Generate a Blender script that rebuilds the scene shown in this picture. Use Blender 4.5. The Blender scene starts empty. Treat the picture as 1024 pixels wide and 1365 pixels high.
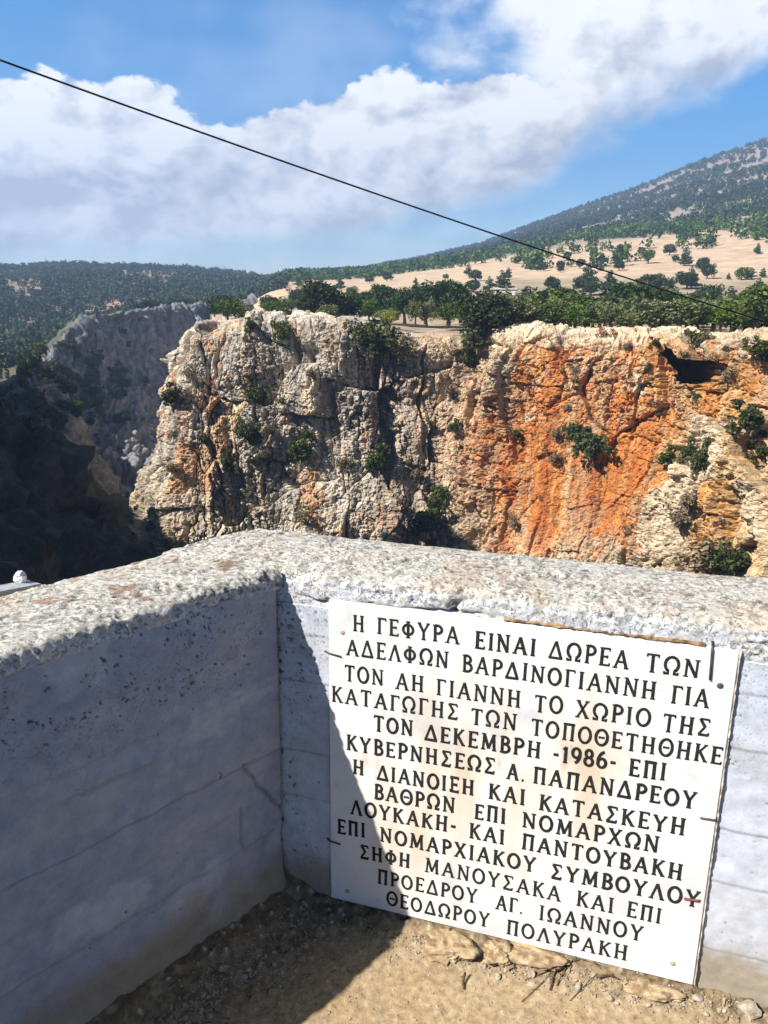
import bpy, math, random
import numpy as np
from mathutils import Matrix, Vector, Euler

# ------------------------------------------------------------------ camera, world, sun, exposure
S = bpy.context.scene
COL = S.collection
CAMZ = 1.475
F, PITCH, ROLL = 1020.0, math.radians(14.703), math.radians(.661)
_fw = np.array([0, math.cos(PITCH), -math.sin(PITCH)])
_up = np.array([0, math.sin(PITCH), math.cos(PITCH)])
_rt = np.array([1., 0, 0])
_R = _rt * math.cos(ROLL) + _up * math.sin(ROLL)
_U = -_rt * math.sin(ROLL) + _up * math.cos(ROLL)
CAM = np.array([0, 0, CAMZ])
cd = bpy.data.cameras.new('camera')
cd.sensor_fit = 'VERTICAL'; cd.sensor_height = 24; cd.lens = 24 * F / 1365
cd.clip_start = .05; cd.clip_end = 20000
cam = bpy.data.objects.new('camera', cd); COL.objects.link(cam)
M = Matrix.Identity(4)
for i in range(3):
    M[i][0], M[i][1], M[i][2], M[i][3] = _R[i], _U[i], -_fw[i], CAM[i]
cam.matrix_world = M
S.camera = cam
S.view_settings.view_transform = 'Standard'; S.view_settings.look = 'None'
S.view_settings.gamma = 1; S.view_settings.use_curve_mapping = False
S.view_settings.exposure = 1.0
S.cycles.max_bounces = 6; S.cycles.diffuse_bounces = 1; S.cycles.transparent_max_bounces = 8
S.cycles.volume_bounces = 0
try:
    S.cycles.use_denoising = True
except Exception:
    pass

SUN_TRAVEL = Vector((.875, .497, -.89)).normalized()
SUN_EL = math.asin(-SUN_TRAVEL.z)
SUN_AZ = math.atan2(-SUN_TRAVEL.x, -SUN_TRAVEL.y)      # clockwise from +Y, towards the sun
sd = bpy.data.lights.new('sun', 'SUN'); sd.energy = 5.0; sd.angle = math.radians(.5); sd.color = (1, .955, .88)
sun = bpy.data.objects.new('sun', sd); COL.objects.link(sun)
sun.rotation_euler = SUN_TRAVEL.to_track_quat('-Z', 'Y').to_euler()


class NB:
    """tiny node-tree builder"""
    def __init__(s, tree):
        s.t = tree; s.t.nodes.clear()
    def n(s, typ, ins=None, **props):
        nd = s.t.nodes.new('ShaderNode' + typ)
        for k, v in props.items(): setattr(nd, k, v)
        for k, v in (ins or {}).items():
            sock = nd.inputs[k]
            if hasattr(v, 'is_output') or isinstance(v, bpy.types.NodeSocket): s.t.links.new(v, sock)
            else: sock.default_value = v
        return nd
    def math(s, op, a, b=0.0, c=0.0, clamp=False):
        nd = s.n('Math', {0: a, 1: b, 2: c}, operation=op, use_clamp=clamp); return nd.outputs[0]
    def ramp(s, fac, lo, hi, a=0., b=1., smooth=True):
        nd = s.n('MapRange', {0: fac, 1: lo, 2: hi, 3: a, 4: b}, clamp=True,
                 interpolation_type='SMOOTHSTEP' if smooth else 'LINEAR'); return nd.outputs[0]
    def mix(s, fac, a, b, mode='MIX'):
        nd = s.n('Mix', data_type='RGBA', blend_type=mode, clamp_factor=True)
        for i, v in ((0, fac), (6, a), (7, b)):
            if isinstance(v, bpy.types.NodeSocket): s.t.links.new(v, nd.inputs[i])
            else: nd.inputs[i].default_value = v if i == 0 else (tuple(v) + (1,))[:4]
        return nd.outputs[2]
    def noise(s, vec, scale, detail=4, rough=.55, dist=0., out='Fac', dims='3D'):
        nd = s.n('TexNoise', {'Scale': scale, 'Detail': detail, 'Roughness': rough, 'Distortion': dist}, noise_dimensions=dims)
        s.t.links.new(vec, nd.inputs['Vector']); return nd.outputs[out]
    def curve(s, val, pts):
        nd = s.n('FloatCurve', {'Value': val})
        c = nd.mapping.curves[0]
        nd.mapping.use_clip = False
        c.points[0].location = pts[0]; c.points[1].location = pts[-1]
        for p in pts[1:-1]: c.points.new(*p)
        nd.mapping.update(); return nd.outputs[0]


w = bpy.data.worlds.new('World'); S.world = w; w.use_nodes = True
b = NB(w.node_tree)
SKY_STRENGTH = .084
sky = b.n('TexSky', sky_type='NISHITA', sun_disc=False, sun_elevation=SUN_EL, sun_rotation=SUN_AZ % (2 * math.pi),
          air_density=1.0, dust_density=.3, ozone_density=3.0, altitude=300)
skyc = b.n('HueSaturation', {'Saturation': 1.42, 'Value': 1.12, 'Color': sky.outputs[0]}).outputs[0]
tc = b.n('TexCoord').outputs['Generated']
sep = b.n('SeparateXYZ', {0: tc})
vx, vy, vz = sep.outputs
azd = b.math('MULTIPLY', b.math('ARCTAN2', vx, vy), 180 / math.pi)
eld = b.math('MULTIPLY', b.math('ARCSINE', vz), 180 / math.pi)
azn = b.ramp(azd, -60, 60, 0, 1, False)
comb = b.n('CombineXYZ', {0: b.math('MULTIPLY', azd, .1), 1: b.math('MULTIPLY', eld, .16), 2: 0.0}).outputs[0]
n1 = b.noise(comb, 1.1, 6, .55, .2)
n2 = b.noise(comb, 3.0, 5, .55, .1)
n3 = b.noise(b.n('VectorMath', {0: comb, 1: (3.1, 1.7, 5.)}, operation='ADD').outputs[0], .55, 4, .5)
bil = b.n('TexVoronoi', {'Scale': 1.7, 'Smoothness': .6}, feature='SMOOTH_F1', distance='EUCLIDEAN')
b.t.links.new(b.n('VectorMath', {0: comb, 1: b.n('VectorMath', {0: b.noise(comb, 2.5, 3, .5, out='Color'), 1: (.35, .35, 0)}, operation='MULTIPLY').outputs[0]}, operation='ADD').outputs[0], bil.inputs['Vector'])
puff = bil.outputs['Distance']
n4 = b.noise(comb, 8.5, 5, .6, .3)
def A(a): return (a + 60) / 120
# height of the cloud bank's upper edge (degrees / 40) along the azimuth
CLOUD_DROP = .9
TOP = [(-60, 19), (-27, 14.8), (-22, 14.6), (-19, 14.8), (-16, 15.6), (-13, 14.5), (-9, 14.0), (-5, 14.9), (0, 16.0), (4, 15.6), (8, 16.4), (13, 17), (60, 17)]
top = b.math('MULTIPLY', b.curve(azn, [(A(a), e / 40) for a, e in TOP]), 40)
topn = b.math('ADD', b.math('SUBTRACT', top, CLOUD_DROP), b.math('ADD', b.math('ADD', b.math('MULTIPLY', b.math('SUBTRACT', n2, .5), 3.4), b.math('MULTIPLY', b.math('SUBTRACT', n4, .5), 1.5)), b.math('MULTIPLY', b.math('SUBTRACT', .45, puff), 2.8)))
edge = b.ramp(b.math('SUBTRACT', topn, eld), -.1, .55)
BOT = [(-60, 3), (-27, 3.2), (-20, 3.2), (-12, 3.4), (-6, 4.2), (0, 5.4), (6, 7.0), (11, 9.2), (16, 13.2), (21, 17), (60, 22)]
bot = b.math('MULTIPLY', b.curve(azn, [(A(a), e / 40) for a, e in BOT]), 40)
botn = b.math('ADD', bot, b.math('MULTIPLY', b.math('SUBTRACT', n1, .5), 5.0))
low = b.ramp(b.math('SUBTRACT', eld, botn), -1.0, 1.8)
bank = b.math('MULTIPLY', b.math('MULTIPLY', edge, low), b.ramp(b.math('ABSOLUTE', azd), 42, 66, 1, 0))
# the veil of cloud at upper right
c2 = b.math('ADD', b.math('MULTIPLY', b.math('SUBTRACT', azd, 6.5), .8), b.math('ADD', b.math('MULTIPLY', b.math('SUBTRACT', eld, 16), .55), b.math('MULTIPLY', b.math('SUBTRACT', n1, .5), 26)))
veil_r = b.ramp(c2, -4, 4.5)
bot2 = b.math('ADD', b.math('MULTIPLY', b.math('SUBTRACT', azd, 24), .42), b.math('ADD', 14.5, b.math('MULTIPLY', b.math('SUBTRACT', n2, .5), 4)))
veil = b.math('MULTIPLY', veil_r, b.ramp(b.math('SUBTRACT', eld, bot2), -.8, 2.2))
veil = b.math('MULTIPLY', b.math('MULTIPLY', veil, b.ramp(b.math('ABSOLUTE', azd), 40, 60, 1, 0)), b.ramp(n3, .25, .6, .62, .97))
wisp = b.math('MULTIPLY', b.ramp(n3, .52, .72), .3)
far_low = b.math('MULTIPLY', b.ramp(eld, 1, 10, .6, .0), 1.0)
cloud = b.math('MAXIMUM', b.math('MAXIMUM', bank, veil), b.math('MAXIMUM', b.math('MULTIPLY', wisp, .6), far_low))
# cloud tone: bright rims and puffs, greyer bellies
depth = b.ramp(b.math('SUBTRACT', topn, eld), 0, 9)
puff2 = b.noise(b.n('VectorMath', {0: comb, 1: (-.12, .16, 0)}, operation='ADD').outputs[0], 1.1, 6, .55, .2)
relief = b.math('MULTIPLY', b.math('SUBTRACT', n1, puff2), 3.4)          # side of each billow turned to the sun
tone = b.math('ADD', b.math('MULTIPLY', depth, -.22), b.math('ADD', b.math('ADD', b.math('ADD', relief, b.math('MULTIPLY', b.math('SUBTRACT', n4, .5), .5)), b.math('MULTIPLY', n2, .55)), b.math('MULTIPLY', n3, .55)))
ccol = b.mix(b.ramp(tone, .05, .62, 0, 1, False), (4.2, 4.4, 4.9), (8.3, 8.25, 8.15))
ccol = b.mix(far_low, ccol, (4.7, 5.8, 7.5))
# sky dimmed overhead and behind the camera to weaken the fill light
dome = b.math('MULTIPLY', b.ramp(eld, 22, 50, 1.0, .36), b.ramp(vy, -.2, .7, .36, 1.0))
dm = b.n('CombineColor', {0: dome, 1: dome, 2: dome}).outputs[0]
fin = b.mix(1., b.mix(cloud, skyc, ccol), dm, 'MULTIPLY')
bg = b.n('Background', {'Color': fin, 'Strength': SKY_STRENGTH})
out = b.n('OutputWorld', {'Surface': bg.outputs[0]})

# ------------------------------------------------------------------ helpers
def ray(x, y):
    return _fw + _R * (x - 512) / F - _U * (y - 682.5) / F
def azel(x, y):
    d = ray(x, y); return math.atan2(d[0], d[1]), math.atan2(d[2], math.hypot(d[0], d[1]))
def at_r(x, y, r):
    """world point seen at photo position (x, y), r metres away along the ground"""
    d = ray(x, y); return CAM + d * (r / math.hypot(d[0], d[1]))
def proj(P):
    Q = P - CAM; d = Q @ _fw; d = np.where(np.abs(d) < 1e-3, 1e-3, d)
    return 512 + F * (Q @ _R) / d, 682.5 - F * (Q @ _U) / d, d

def _h(ix, iy, iz, seed):
    h = (ix.astype(np.int64) * 374761393 + iy.astype(np.int64) * 668265263 + iz.astype(np.int64) * 2147483647 + seed * 974634777) & 0xFFFFFFFF
    h = ((h ^ (h >> 13)) * 1274126177) & 0xFFFFFFFF
    h = ((h ^ (h >> 16)) * 2246822519) & 0xFFFFFFFF
    return ((h ^ (h >> 15)) & 0xFFFFFF) / float(0x1000000)
def vnoise(P, seed=0):
    i = np.floor(P); f = P - i; i = i.astype(np.int64); u = f * f * f * (f * (f * 6 - 15) + 10)
    r = 0
    for dx in (0, 1):
        wx = u[..., 0] if dx else 1 - u[..., 0]
        for dy in (0, 1):
            wy = u[..., 1] if dy else 1 - u[..., 1]
            for dz in (0, 1):
                wz = u[..., 2] if dz else 1 - u[..., 2]
                r = r + wx * wy * wz * _h(i[..., 0] + dx, i[..., 1] + dy, i[..., 2] + dz, seed)
    return r * 2 - 1
def fbm(P, oct=4, gain=.5, seed=0, ridged=False):
    a, s, t = 1., 0., 0.
    P = np.array(P, float)
    for k in range(oct):
        v = vnoise(P, seed + k * 17)
        if ridged: v = 1 - 2 * np.abs(v)
        s = s + a * v; t += a; a *= gain; P = P * 2.03 + 11.7
    return s / t
def worley(P, seed=0):
    i = np.floor(P).astype(np.int64); f1 = np.full(P.shape[:-1], 9.); f2 = f1.copy(); cid = np.zeros(P.shape[:-1]); off = np.zeros(P.shape)
    for dx in (-1, 0, 1):
        for dy in (-1, 0, 1):
            for dz in (-1, 0, 1):
                c = i + np.array([dx, dy, dz])
                q = np.stack([c[..., k] + _h(c[..., 0], c[..., 1], c[..., 2], seed + k) for k in range(3)], -1)
                d = np.sqrt(((q - P) ** 2).sum(-1)); m = d < f1
                f2 = np.where(m, f1, np.minimum(f2, d)); cid = np.where(m, _h(c[..., 0], c[..., 1], c[..., 2], seed + 7), cid)
                f1 = np.where(m, d, f1); off = np.where(m[..., None], P - q, off)
    worley.off = off
    return f1, f2, cid
def facet(off, cid):
    a, c = cid * 61.7, cid * 211.3
    return off[..., 0] * np.cos(a) + off[..., 1] * np.sin(a) + off[..., 2] * np.cos(c) * 1.2
def sstep(a, b_, x):
    t = np.clip((x - a) / (b_ - a), 0, 1); return t * t * (3 - 2 * t)
def gauss(x, y, cx, cy, rx, ry, rot=0.):
    c, s = math.cos(math.radians(rot)), math.sin(math.radians(rot))
    dx, dy = x - cx, y - cy
    return np.exp(-(((dx * c + dy * s) / rx) ** 2 + ((-dx * s + dy * c) / ry) ** 2))

def link(o, parent=None):
    COL.objects.link(o)
    if parent is not None: o.parent = parent
    return o
def tag(o, label=None, cat=None, group=None, kind=None):
    if label: o['label'] = label
    if cat: o['category'] = cat
    if group: o['group'] = group
    if kind: o['kind'] = kind
    return o
def empty(name, loc=(0, 0, 0), rz=0., s=1.):
    o = bpy.data.objects.new(name, None); o.empty_display_size = .1
    o.location = loc; o.rotation_euler = (0, 0, rz); o.scale = (s,) * 3
    return link(o)
def meshobj(name, V, Fc, mat, parent=None, smooth=True, col=None, loc=None):
    """V (n,3), Fc list/array of polygons"""
    V = np.asarray(V, float).reshape(-1, 3)
    me = bpy.data.meshes.new(name)
    if isinstance(Fc, np.ndarray):
        k = Fc.shape[1]
        me.vertices.add(len(V)); me.vertices.foreach_set('co', V.ravel().astype(np.float32))
        me.loops.add(Fc.size); me.loops.foreach_set('vertex_index', Fc.ravel().astype(np.int32))
        me.polygons.add(len(Fc)); me.polygons.foreach_set('loop_start', np.arange(0, Fc.size, k, dtype=np.int32))
        me.update(calc_edges=True)
    else:
        me.from_pydata([tuple(v) for v in V], [], Fc)
    me.polygons.foreach_set('use_smooth', np.full(len(me.polygons), smooth, dtype=bool))
    if col is not None:
        at = me.attributes.new('Col', 'FLOAT_COLOR', 'POINT')
        c = np.ones((len(V), 4), np.float32); c[:, :col.shape[-1]] = col.reshape(len(V), -1)
        at.data.foreach_set('color', c.ravel())
    me.materials.append(mat); me.update()
    o = bpy.data.objects.new(name, me)
    if loc is not None: o.location = loc
    return link(o, parent)
def grid_faces(nu, nv, flip=False):
    a = np.arange(nu * nv).reshape(nu, nv)
    q = np.stack([a[:-1, :-1], a[1:, :-1], a[1:, 1:], a[:-1, 1:]], -1).reshape(-1, 4)
    return q[:, ::-1].copy() if flip else q
def grid_normals(P):
    du = np.gradient(P, axis=0); dv = np.gradient(P, axis=1); n = np.cross(du, dv)
    return n / np.maximum(np.linalg.norm(n, axis=-1, keepdims=True), 1e-9)
class MB:
    """collects simple shapes into one mesh"""
    def __init__(s): s.v = []; s.f = []
    def add(s, V, Fc):
        k = len(s.v); s.v += [tuple(p) for p in V]; s.f += [tuple(i + k for i in q) for q in Fc]
    def box(s, c, size, R=None, bev=0.):
        hx, hy, hz = [q / 2 for q in size]; e = min(bev, hx * .9, hy * .9, hz * .9)
        if e <= 0:
            V = [Vector((x * hx, y * hy, z * hz)) for x in (-1, 1) for y in (-1, 1) for z in (-1, 1)]
            Fc = [(0, 1, 3, 2), (4, 6, 7, 5), (0, 4, 5, 1), (2, 3, 7, 6), (0, 2, 6, 4), (1, 5, 7, 3)]
        else:
            import bmesh
            bm = bmesh.new(); bmesh.ops.create_cube(bm, size=1)
            for v in bm.verts: v.co = Vector((v.co.x * 2 * hx, v.co.y * 2 * hy, v.co.z * 2 * hz))
            bmesh.ops.bevel(bm, geom=bm.edges[:], offset=e, segments=2, affect='EDGES')
            V = [v.co.copy() for v in bm.verts]; bm.verts.index_update()
            Fc = [tuple(v.index for v in f.verts) for f in bm.faces]; bm.free()
        if R is not None: V = [R @ v for v in V]
        s.add([v + Vector(c) for v in V], Fc)
    def tube(s, pts, rad, n=8, cap=True):
        pts = [Vector(p) for p in pts]
        if not hasattr(rad, '__len__'): rad = [rad] * len(pts)
        V = []; Fc = []; ref = None
        for i, p in enumerate(pts):
            t = (pts[min(i + 1, len(pts) - 1)] - pts[max(i - 1, 0)]).normalized()
            if ref is None or abs(ref.dot(t)) > .95: ref = Vector((0, 0, 1)) if abs(t.z) < .9 else Vector((1, 0, 0))
            a = t.cross(ref).normalized(); c = t.cross(a).normalized(); ref = -c if False else ref
            for k in range(n):
                q = 2 * math.pi * k / n; V.append(p + (a * math.cos(q) + c * math.sin(q)) * rad[i])
        for i in range(len(pts) - 1):
            for k in range(n):
                Fc.append((i * n + k, i * n + (k + 1) % n, (i + 1) * n + (k + 1) % n, (i + 1) * n + k))
        if cap: Fc.append(tuple(range(n))[::-1]); Fc.append(tuple((len(pts) - 1) * n + k for k in range(n)))
        s.add(V, Fc)
    def build(s, name, mat, parent=None, smooth=False, loc=None):
        return meshobj(name, s.v, s.f, mat, parent, smooth, loc=loc)

# ------------------------------------------------------------------ materials
def new_mat(name):
    m = bpy.data.materials.new(name); m.use_nodes = True
    return m, NB(m.node_tree)
def finish(m, nb, col, rough=.9, bump=None, strength=.5, dist=.02, spec=.2):
    p = nb.n('BsdfPrincipled', {'Base Color': col if isinstance(col, bpy.types.NodeSocket) else tuple(col) + (1,), 'Roughness': rough, 'Specular IOR Level': spec})
    if bump is not None:
        bp = nb.n('Bump', {'Height': bump, 'Strength': strength, 'Distance': dist}); nb.t.links.new(bp.outputs[0], p.inputs['Normal'])
    nb.n('OutputMaterial', {'Surface': p.outputs[0]})
    return m
def simple_mat(name, c1, c2, scale, rough=.8, bump=.4, dist=.01, spec=.2, metal=0.):
    m, nb = new_mat(name); P = nb.n('TexCoord').outputs['Object']
    n = nb.noise(P, scale, 6, .6); c = nb.mix(nb.ramp(n, .3, .7), c1, c2)
    finish(m, nb, c, rough, n, bump, dist, spec)
    if metal: [x for x in m.node_tree.nodes if x.type == 'BSDF_PRINCIPLED'][0].inputs['Metallic'].default_value = metal
    return m
def rock_mat(name, s1, s2, bdist, amp=.45):
    m, nb = new_mat(name); P = nb.n('NewGeometry').outputs['Position']
    a = nb.n('Attribute', attribute_name='Col').outputs['Color']
    n1 = nb.noise(P, s1, 6, .62); n2 = nb.noise(P, s2, 5, .65)
    k = nb.math('ADD', nb.ramp(n1, .25, .75, 1 - amp, 1 + amp, False), nb.ramp(n2, .25, .75, -amp * .45, amp * .45, False))
    kk = nb.n('CombineColor', {0: k, 1: k, 2: k}).outputs[0]
    c = nb.mix(1., a, kk, 'MULTIPLY')
    return finish(m, nb, c, .95, nb.math('ADD', n1, nb.math('MULTIPLY', n2, .6)), .8, bdist, .1)
M_CLIFF = rock_mat('cliff_rock', 1.3, 5.5, .25)
M_FARROCK = rock_mat('distant_rock', .5, 1.9, .6)
M_TERRAIN = rock_mat('dry_hill_ground', .12, .7, .5, .3)
def coping_mat():
    m, nb = new_mat('weathered_concrete'); P = nb.n('NewGeometry').outputs['Position']
    a = nb.n('Attribute', attribute_name='Col').outputs['Color']
    n1 = nb.noise(P, 55, 6, .65); n2 = nb.noise(P, 230, 5, .7); n3 = nb.noise(P, 85, 6, .72, 1.2)
    k = nb.math('ADD', nb.ramp(n1, .25, .75, .72, 1.28, False), nb.ramp(n2, .25, .75, -.14, .14, False))
    c = nb.mix(1., a, nb.n('CombineColor', {0: k, 1: k, 2: k}).outputs[0], 'MULTIPLY')
    sp = nb.math('MULTIPLY', nb.ramp(n3, .535, .62), nb.ramp(n1, .38, .56))
    c = nb.mix(nb.math('MULTIPLY', sp, .5), c, (.07, .066, .06))
    return finish(m, nb, c, .95, nb.math('SUBTRACT', nb.math('ADD', n1, n2), nb.math('MULTIPLY', sp, 1.6)), .9, .0025, .1)
M_COPING = coping_mat()
def paint_mat():
    m, nb = new_mat('painted_concrete'); P = nb.n('NewGeometry').outputs['Position']
    at = nb.n('Attribute', attribute_name='Col'); n1 = nb.noise(P, 30, 6, .6); n2 = nb.noise(P, 190, 4, .65); n3 = nb.noise(P, 75, 5, .6, .4)
    k = nb.math('ADD', nb.ramp(n1, .25, .75, .84, 1.16, False), nb.ramp(n2, .25, .75, -.08, .08, False))
    c = nb.mix(1., at.outputs['Color'], nb.n('CombineColor', {0: k, 1: k, 2: k}).outputs[0], 'MULTIPLY')
    sp = nb.math('MULTIPLY', nb.ramp(nb.noise(P, 230, 3, .7, .6), .55, .63), nb.ramp(at.outputs['Alpha'], .0, 1., 0, 1, False))
    sp = nb.math('MULTIPLY', sp, nb.ramp(n3, .42, .55))
    c = nb.mix(nb.math('MULTIPLY', sp, .85), c, (.035, .033, .036))
    return finish(m, nb, c, .9, nb.math('SUBTRACT', nb.math('ADD', n1, nb.math('MULTIPLY', n2, .5)), nb.math('MULTIPLY', sp, 1.5)), .7, .0012, .15)
M_PAINT = paint_mat()
M_DIRT = rock_mat('sandy_dirt', 60, 260, .0032, .42)

def leaf_mat(name, c1, c2, trans=.25):
    m, nb = new_mat(name)
    rnd = nb.n('ObjectInfo').outputs['Random']; isl = nb.n('NewGeometry').outputs['Random Per Island']
    c = nb.mix(isl, c1, c2)
    hs = nb.n('HueSaturation', {'Hue': nb.math('ADD', .485, nb.math('MULTIPLY', rnd, .03)), 'Saturation': nb.ramp(rnd, 0, 1, .8, 1.1, False), 'Value': nb.ramp(isl, 0, 1, .75, 1.25, False), 'Color': c}).outputs[0]
    pn = nb.noise(nb.n('NewGeometry').outputs['Position'], .022, 4, .6); pv_ = nb.ramp(pn, .3, .7, .6, 1.35, False)
    if 'forest' in name: hs = nb.mix(1., hs, nb.n('CombineColor', {0: pv_, 1: pv_, 2: nb.ramp(pn, .3, .7, .8, 1.1, False)}).outputs[0], 'MULTIPLY')
    d = nb.n('BsdfDiffuse', {'Color': hs}); t = nb.n('BsdfTranslucent', {'Color': hs})
    x = nb.n('MixShader', {0: trans, 1: d.outputs[0], 2: t.outputs[0]})
    nb.n('OutputMaterial', {'Surface': x.outputs[0]})
    return m
M_OLIVE = leaf_mat('olive_leaves', (.095, .125, .042), (.22, .245, .095))
M_OAK = leaf_mat('dark_oak_leaves', (.022, .045, .014), (.07, .10, .032))
M_LIGHT = leaf_mat('fresh_green_leaves', (.06, .10, .02), (.15, .205, .045))
M_YELLOW = leaf_mat('yellow_green_leaves', (.20, .22, .03), (.36, .36, .06))
M_PINE = leaf_mat('pine_needles', (.035, .075, .025), (.095, .15, .05))
M_SHRUB = leaf_mat('shrub_leaves', (.035, .06, .014), (.13, .15, .045))
M_DRY = leaf_mat('dry_twigs', (.16, .12, .06), (.30, .24, .13), .1)
M_RUST = leaf_mat('rusty_dead_twigs', (.22, .07, .03), (.34, .13, .06), .1)
M_FOREST = leaf_mat('forest_leaves', (.018, .044, .022), (.085, .125, .042), .15)
M_BARK = simple_mat('bark', (.09, .07, .05), (.2, .165, .125), 6, .95)
# ------------------------------------------------------------------ structure: gorge, plateau, hills
def smooth_path(pts, it=3):
    P = np.array(pts, float)
    for _ in range(it):
        Q = np.empty((2 * len(P), P.shape[1])); Q[0::2] = P; Q[1::2] = P
        Q[1:-2:2] = .75 * P[:-1] + .25 * P[1:]; Q[2:-1:2] = .25 * P[:-1] + .75 * P[1:]
        P = Q[:-1] if False else Q
        keep = np.r_[True, np.linalg.norm(np.diff(P, axis=0), axis=1) > 1e-6]; P = P[keep]
    return P
def rock_sheet(pts, step_fn, rows, radius, batter_fn, inset=14., talus=None):
    """pts: rim polyline (x,y,z); returns base grid P (nu,nv,3), arc s, drop t grid"""
    P = smooth_path(pts); L = np.r_[0, np.cumsum(np.linalg.norm(np.diff(P[:, :2], axis=0), axis=1))]
    s = [0.]
    while s[-1] < L[-1]:
        q = np.array([np.interp(s[-1], L, P[:, k]) for k in range(3)]); s.append(s[-1] + step_fn(q))
    s = np.array(s[:-1])
    C = np.stack([np.interp(s, L, P[:, k]) for k in range(3)], -1)
    tg = np.gradient(C[:, :2], axis=0)
    for _ in range(25):
        tg[1:-1] = (tg[:-2] + 2 * tg[1:-1] + tg[2:]) / 4
    tg /= np.linalg.norm(tg, axis=1, keepdims=True)
    nrm = np.stack([tg[:, 1], -tg[:, 0]], -1)            # outward: to the right of travel
    t = np.asarray(rows)[None, :] * np.ones((len(s), 1))
    R = radius(s)[:, None] if callable(radius) else radius
    arc = np.pi / 2 * R
    th = np.clip(t / R, 0, np.pi / 2)
    outw = np.where(t < 0, t, R * np.sin(th)); drop = np.where(t < 0, 0, R * (1 - np.cos(th)))
    ex = np.maximum(t - arc, 0)
    bt = batter_fn(C, ex)
    outw = outw - R + bt; drop = drop + ex
    B = np.empty(t.shape + (3,))
    B[..., :2] = C[:, None, :2] + nrm[:, None, :] * outw[..., None]
    B[..., 2] = C[:, None, 2] - drop
    return B, s, drop

# ---- the sunlit cliff opposite
RIM = [(232, 436, 101), (300, 421, 99), (380, 415, 97), (430, 420, 95), (500, 436, 93.5), (560, 442, 95), (620, 442, 95.5), (665, 436, 92), (720, 434, 89),
       (800, 438, 86), (870, 448, 84.5), (930, 436, 81), (1024, 433, 75), (1150, 437, 68)]
rim_pts = [(-12, 175, .3), (-20, 140, -.1), (-26.5, 112, -.1)] + [tuple(at_r(x, y + 5, r)) for x, y, r in RIM] + [(62, 45, 1.0), (100, 25, 1.5), (170, 0, 2)]
rows = np.r_[np.arange(-14, -4, .5), np.arange(-4, 0, .16), np.arange(0, 36, .092), np.arange(36, 78, .6)]
def cl_step(q):
    x, y, d = proj(q)
    if q[0] < -20 and 94 < q[1] < 128: return .045
    return .092 if (q[1] < 122 and -140 < x < 1090) else .55
def cl_rad(s): return 1.1 + 1.6 * sstep(60, 85, s)
def cl_bat(C, ex):
    x, y, d = proj(C)
    left = sstep(330, 220, np.where(C[:, 1] > 103, 200, x))
    k = .13 + .20 * left
    return k[:, None] * ex
B, s_, drop = rock_sheet(rim_pts, cl_step, rows, cl_rad, cl_bat)
X, Y, D = proj(B)
N = grid_normals(B)
if (N[len(N) // 2, 200] @ np.array([0, -1, 0])) < 0: N = -N
front = (B[..., 1] < 112)
W = B + 1.2 * np.stack([fbm(B / 5 + 3 * k, 3, seed=40 + k) for k in range(3)], -1)
stretch = np.array([1, 1, .42])
big = fbm(W * stretch / 7.5, 4, seed=1)
rid = fbm(W * stretch / 3.4, 4, seed=5, ridged=True)
f1, f2, cid = worley(W * np.array([1, 1, .62]) / 2.7, 3)
fa = facet(worley.off, cid)
g1, g2, gid = worley(W * np.array([1, 1, .75]) / 1.15, 9); ga = facet(worley.off, gid)
h1, h2, hid = worley(B / .52 + .3 * W / 2, 23); ha = facet(worley.off, hid)
fis = fbm(W * np.array([1, 1, .13]) / 2.4, 3, seed=90, ridged=True)
fine = fbm(B / .55, 3, seed=31)
fade = sstep(-14, 0.5, drop - np.where(drop <= 0, 14, 0) * 0) if False else np.ones_like(drop)
# smooth orange flowstone wall in the middle right
flow = np.clip(gauss(X, Y, 770, 640, 130, 95) * 1.5 - .35, 0, 1)
flow = np.maximum(flow, np.clip(gauss(X, Y, 760, 690, 130, 60) * 1.5 - .35, 0, 1)) * (X > 560)
rv = sstep(-.28, .16, fbm(W * np.array([1, 1, .5]) / 5.2, 3, seed=91))
rough_k = (1 - .78 * flow) * (.42 + .58 * rv)
long_ = fbm(W * np.array([1, 1, .06]) / 3.6, 3, seed=93, ridged=True)
# jointed blocks: bedding steps and vertical joints
ja = (W[..., 0] * .8 + W[..., 1] * .6) / 1.25 + .35 * fbm(B / 2.2, 2, seed=61); jc = np.floor(ja).astype(np.int64); z0 = np.zeros_like(jc)
jb = B[..., 2] / 1.9 + _h(jc, z0, z0, 62) + .3 * fbm(B / 2.5, 2, seed=63); jd = np.floor(jb).astype(np.int64)
jh = _h(jc, jd, z0, 64); fa_, fb_ = ja - jc - .5, jb - jd - .5
jt = fa_ * (_h(jc, jd, z0, 65) - .5) + fb_ * (_h(jc, jd, z0, 66) - .5)
jk = np.minimum((.5 - np.abs(fa_)) * 1.25, (.5 - np.abs(fb_)) * 1.9)
k1, k2, kid = worley(B / .30 + .2 * W, 27); ka = facet(worley.off, kid)
pitn = fbm(B * np.array([1, 1, .6]) / .8, 3, seed=67)
e1, e2, eid = worley(W * np.array([1, 1, .7]) / 5.6, 97); ea = facet(worley.off, eid)
disp = (1 - .7 * flow) * (1.5 * ea + .7 * (eid - .5) - .5 * np.exp(-(e2 - e1) / .02)) + 1.0 * big * (1 - .6 * flow) + .5 * rid * rough_k
disp += rough_k * (.42 * (cid - .5) + .6 * fa - .35 * np.exp(-(f2 - f1) / .03))
disp += rough_k * (.5 * (jh - .5) + .75 * jt - .3 * np.exp(-jk / .07))
disp += rough_k * (.16 * (gid - .5) + .22 * ga)
disp += (.22 + .78 * rough_k) * (.14 * (hid - .5) + .22 * ha - .14 * np.exp(-(h2 - h1) / .1))
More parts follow.
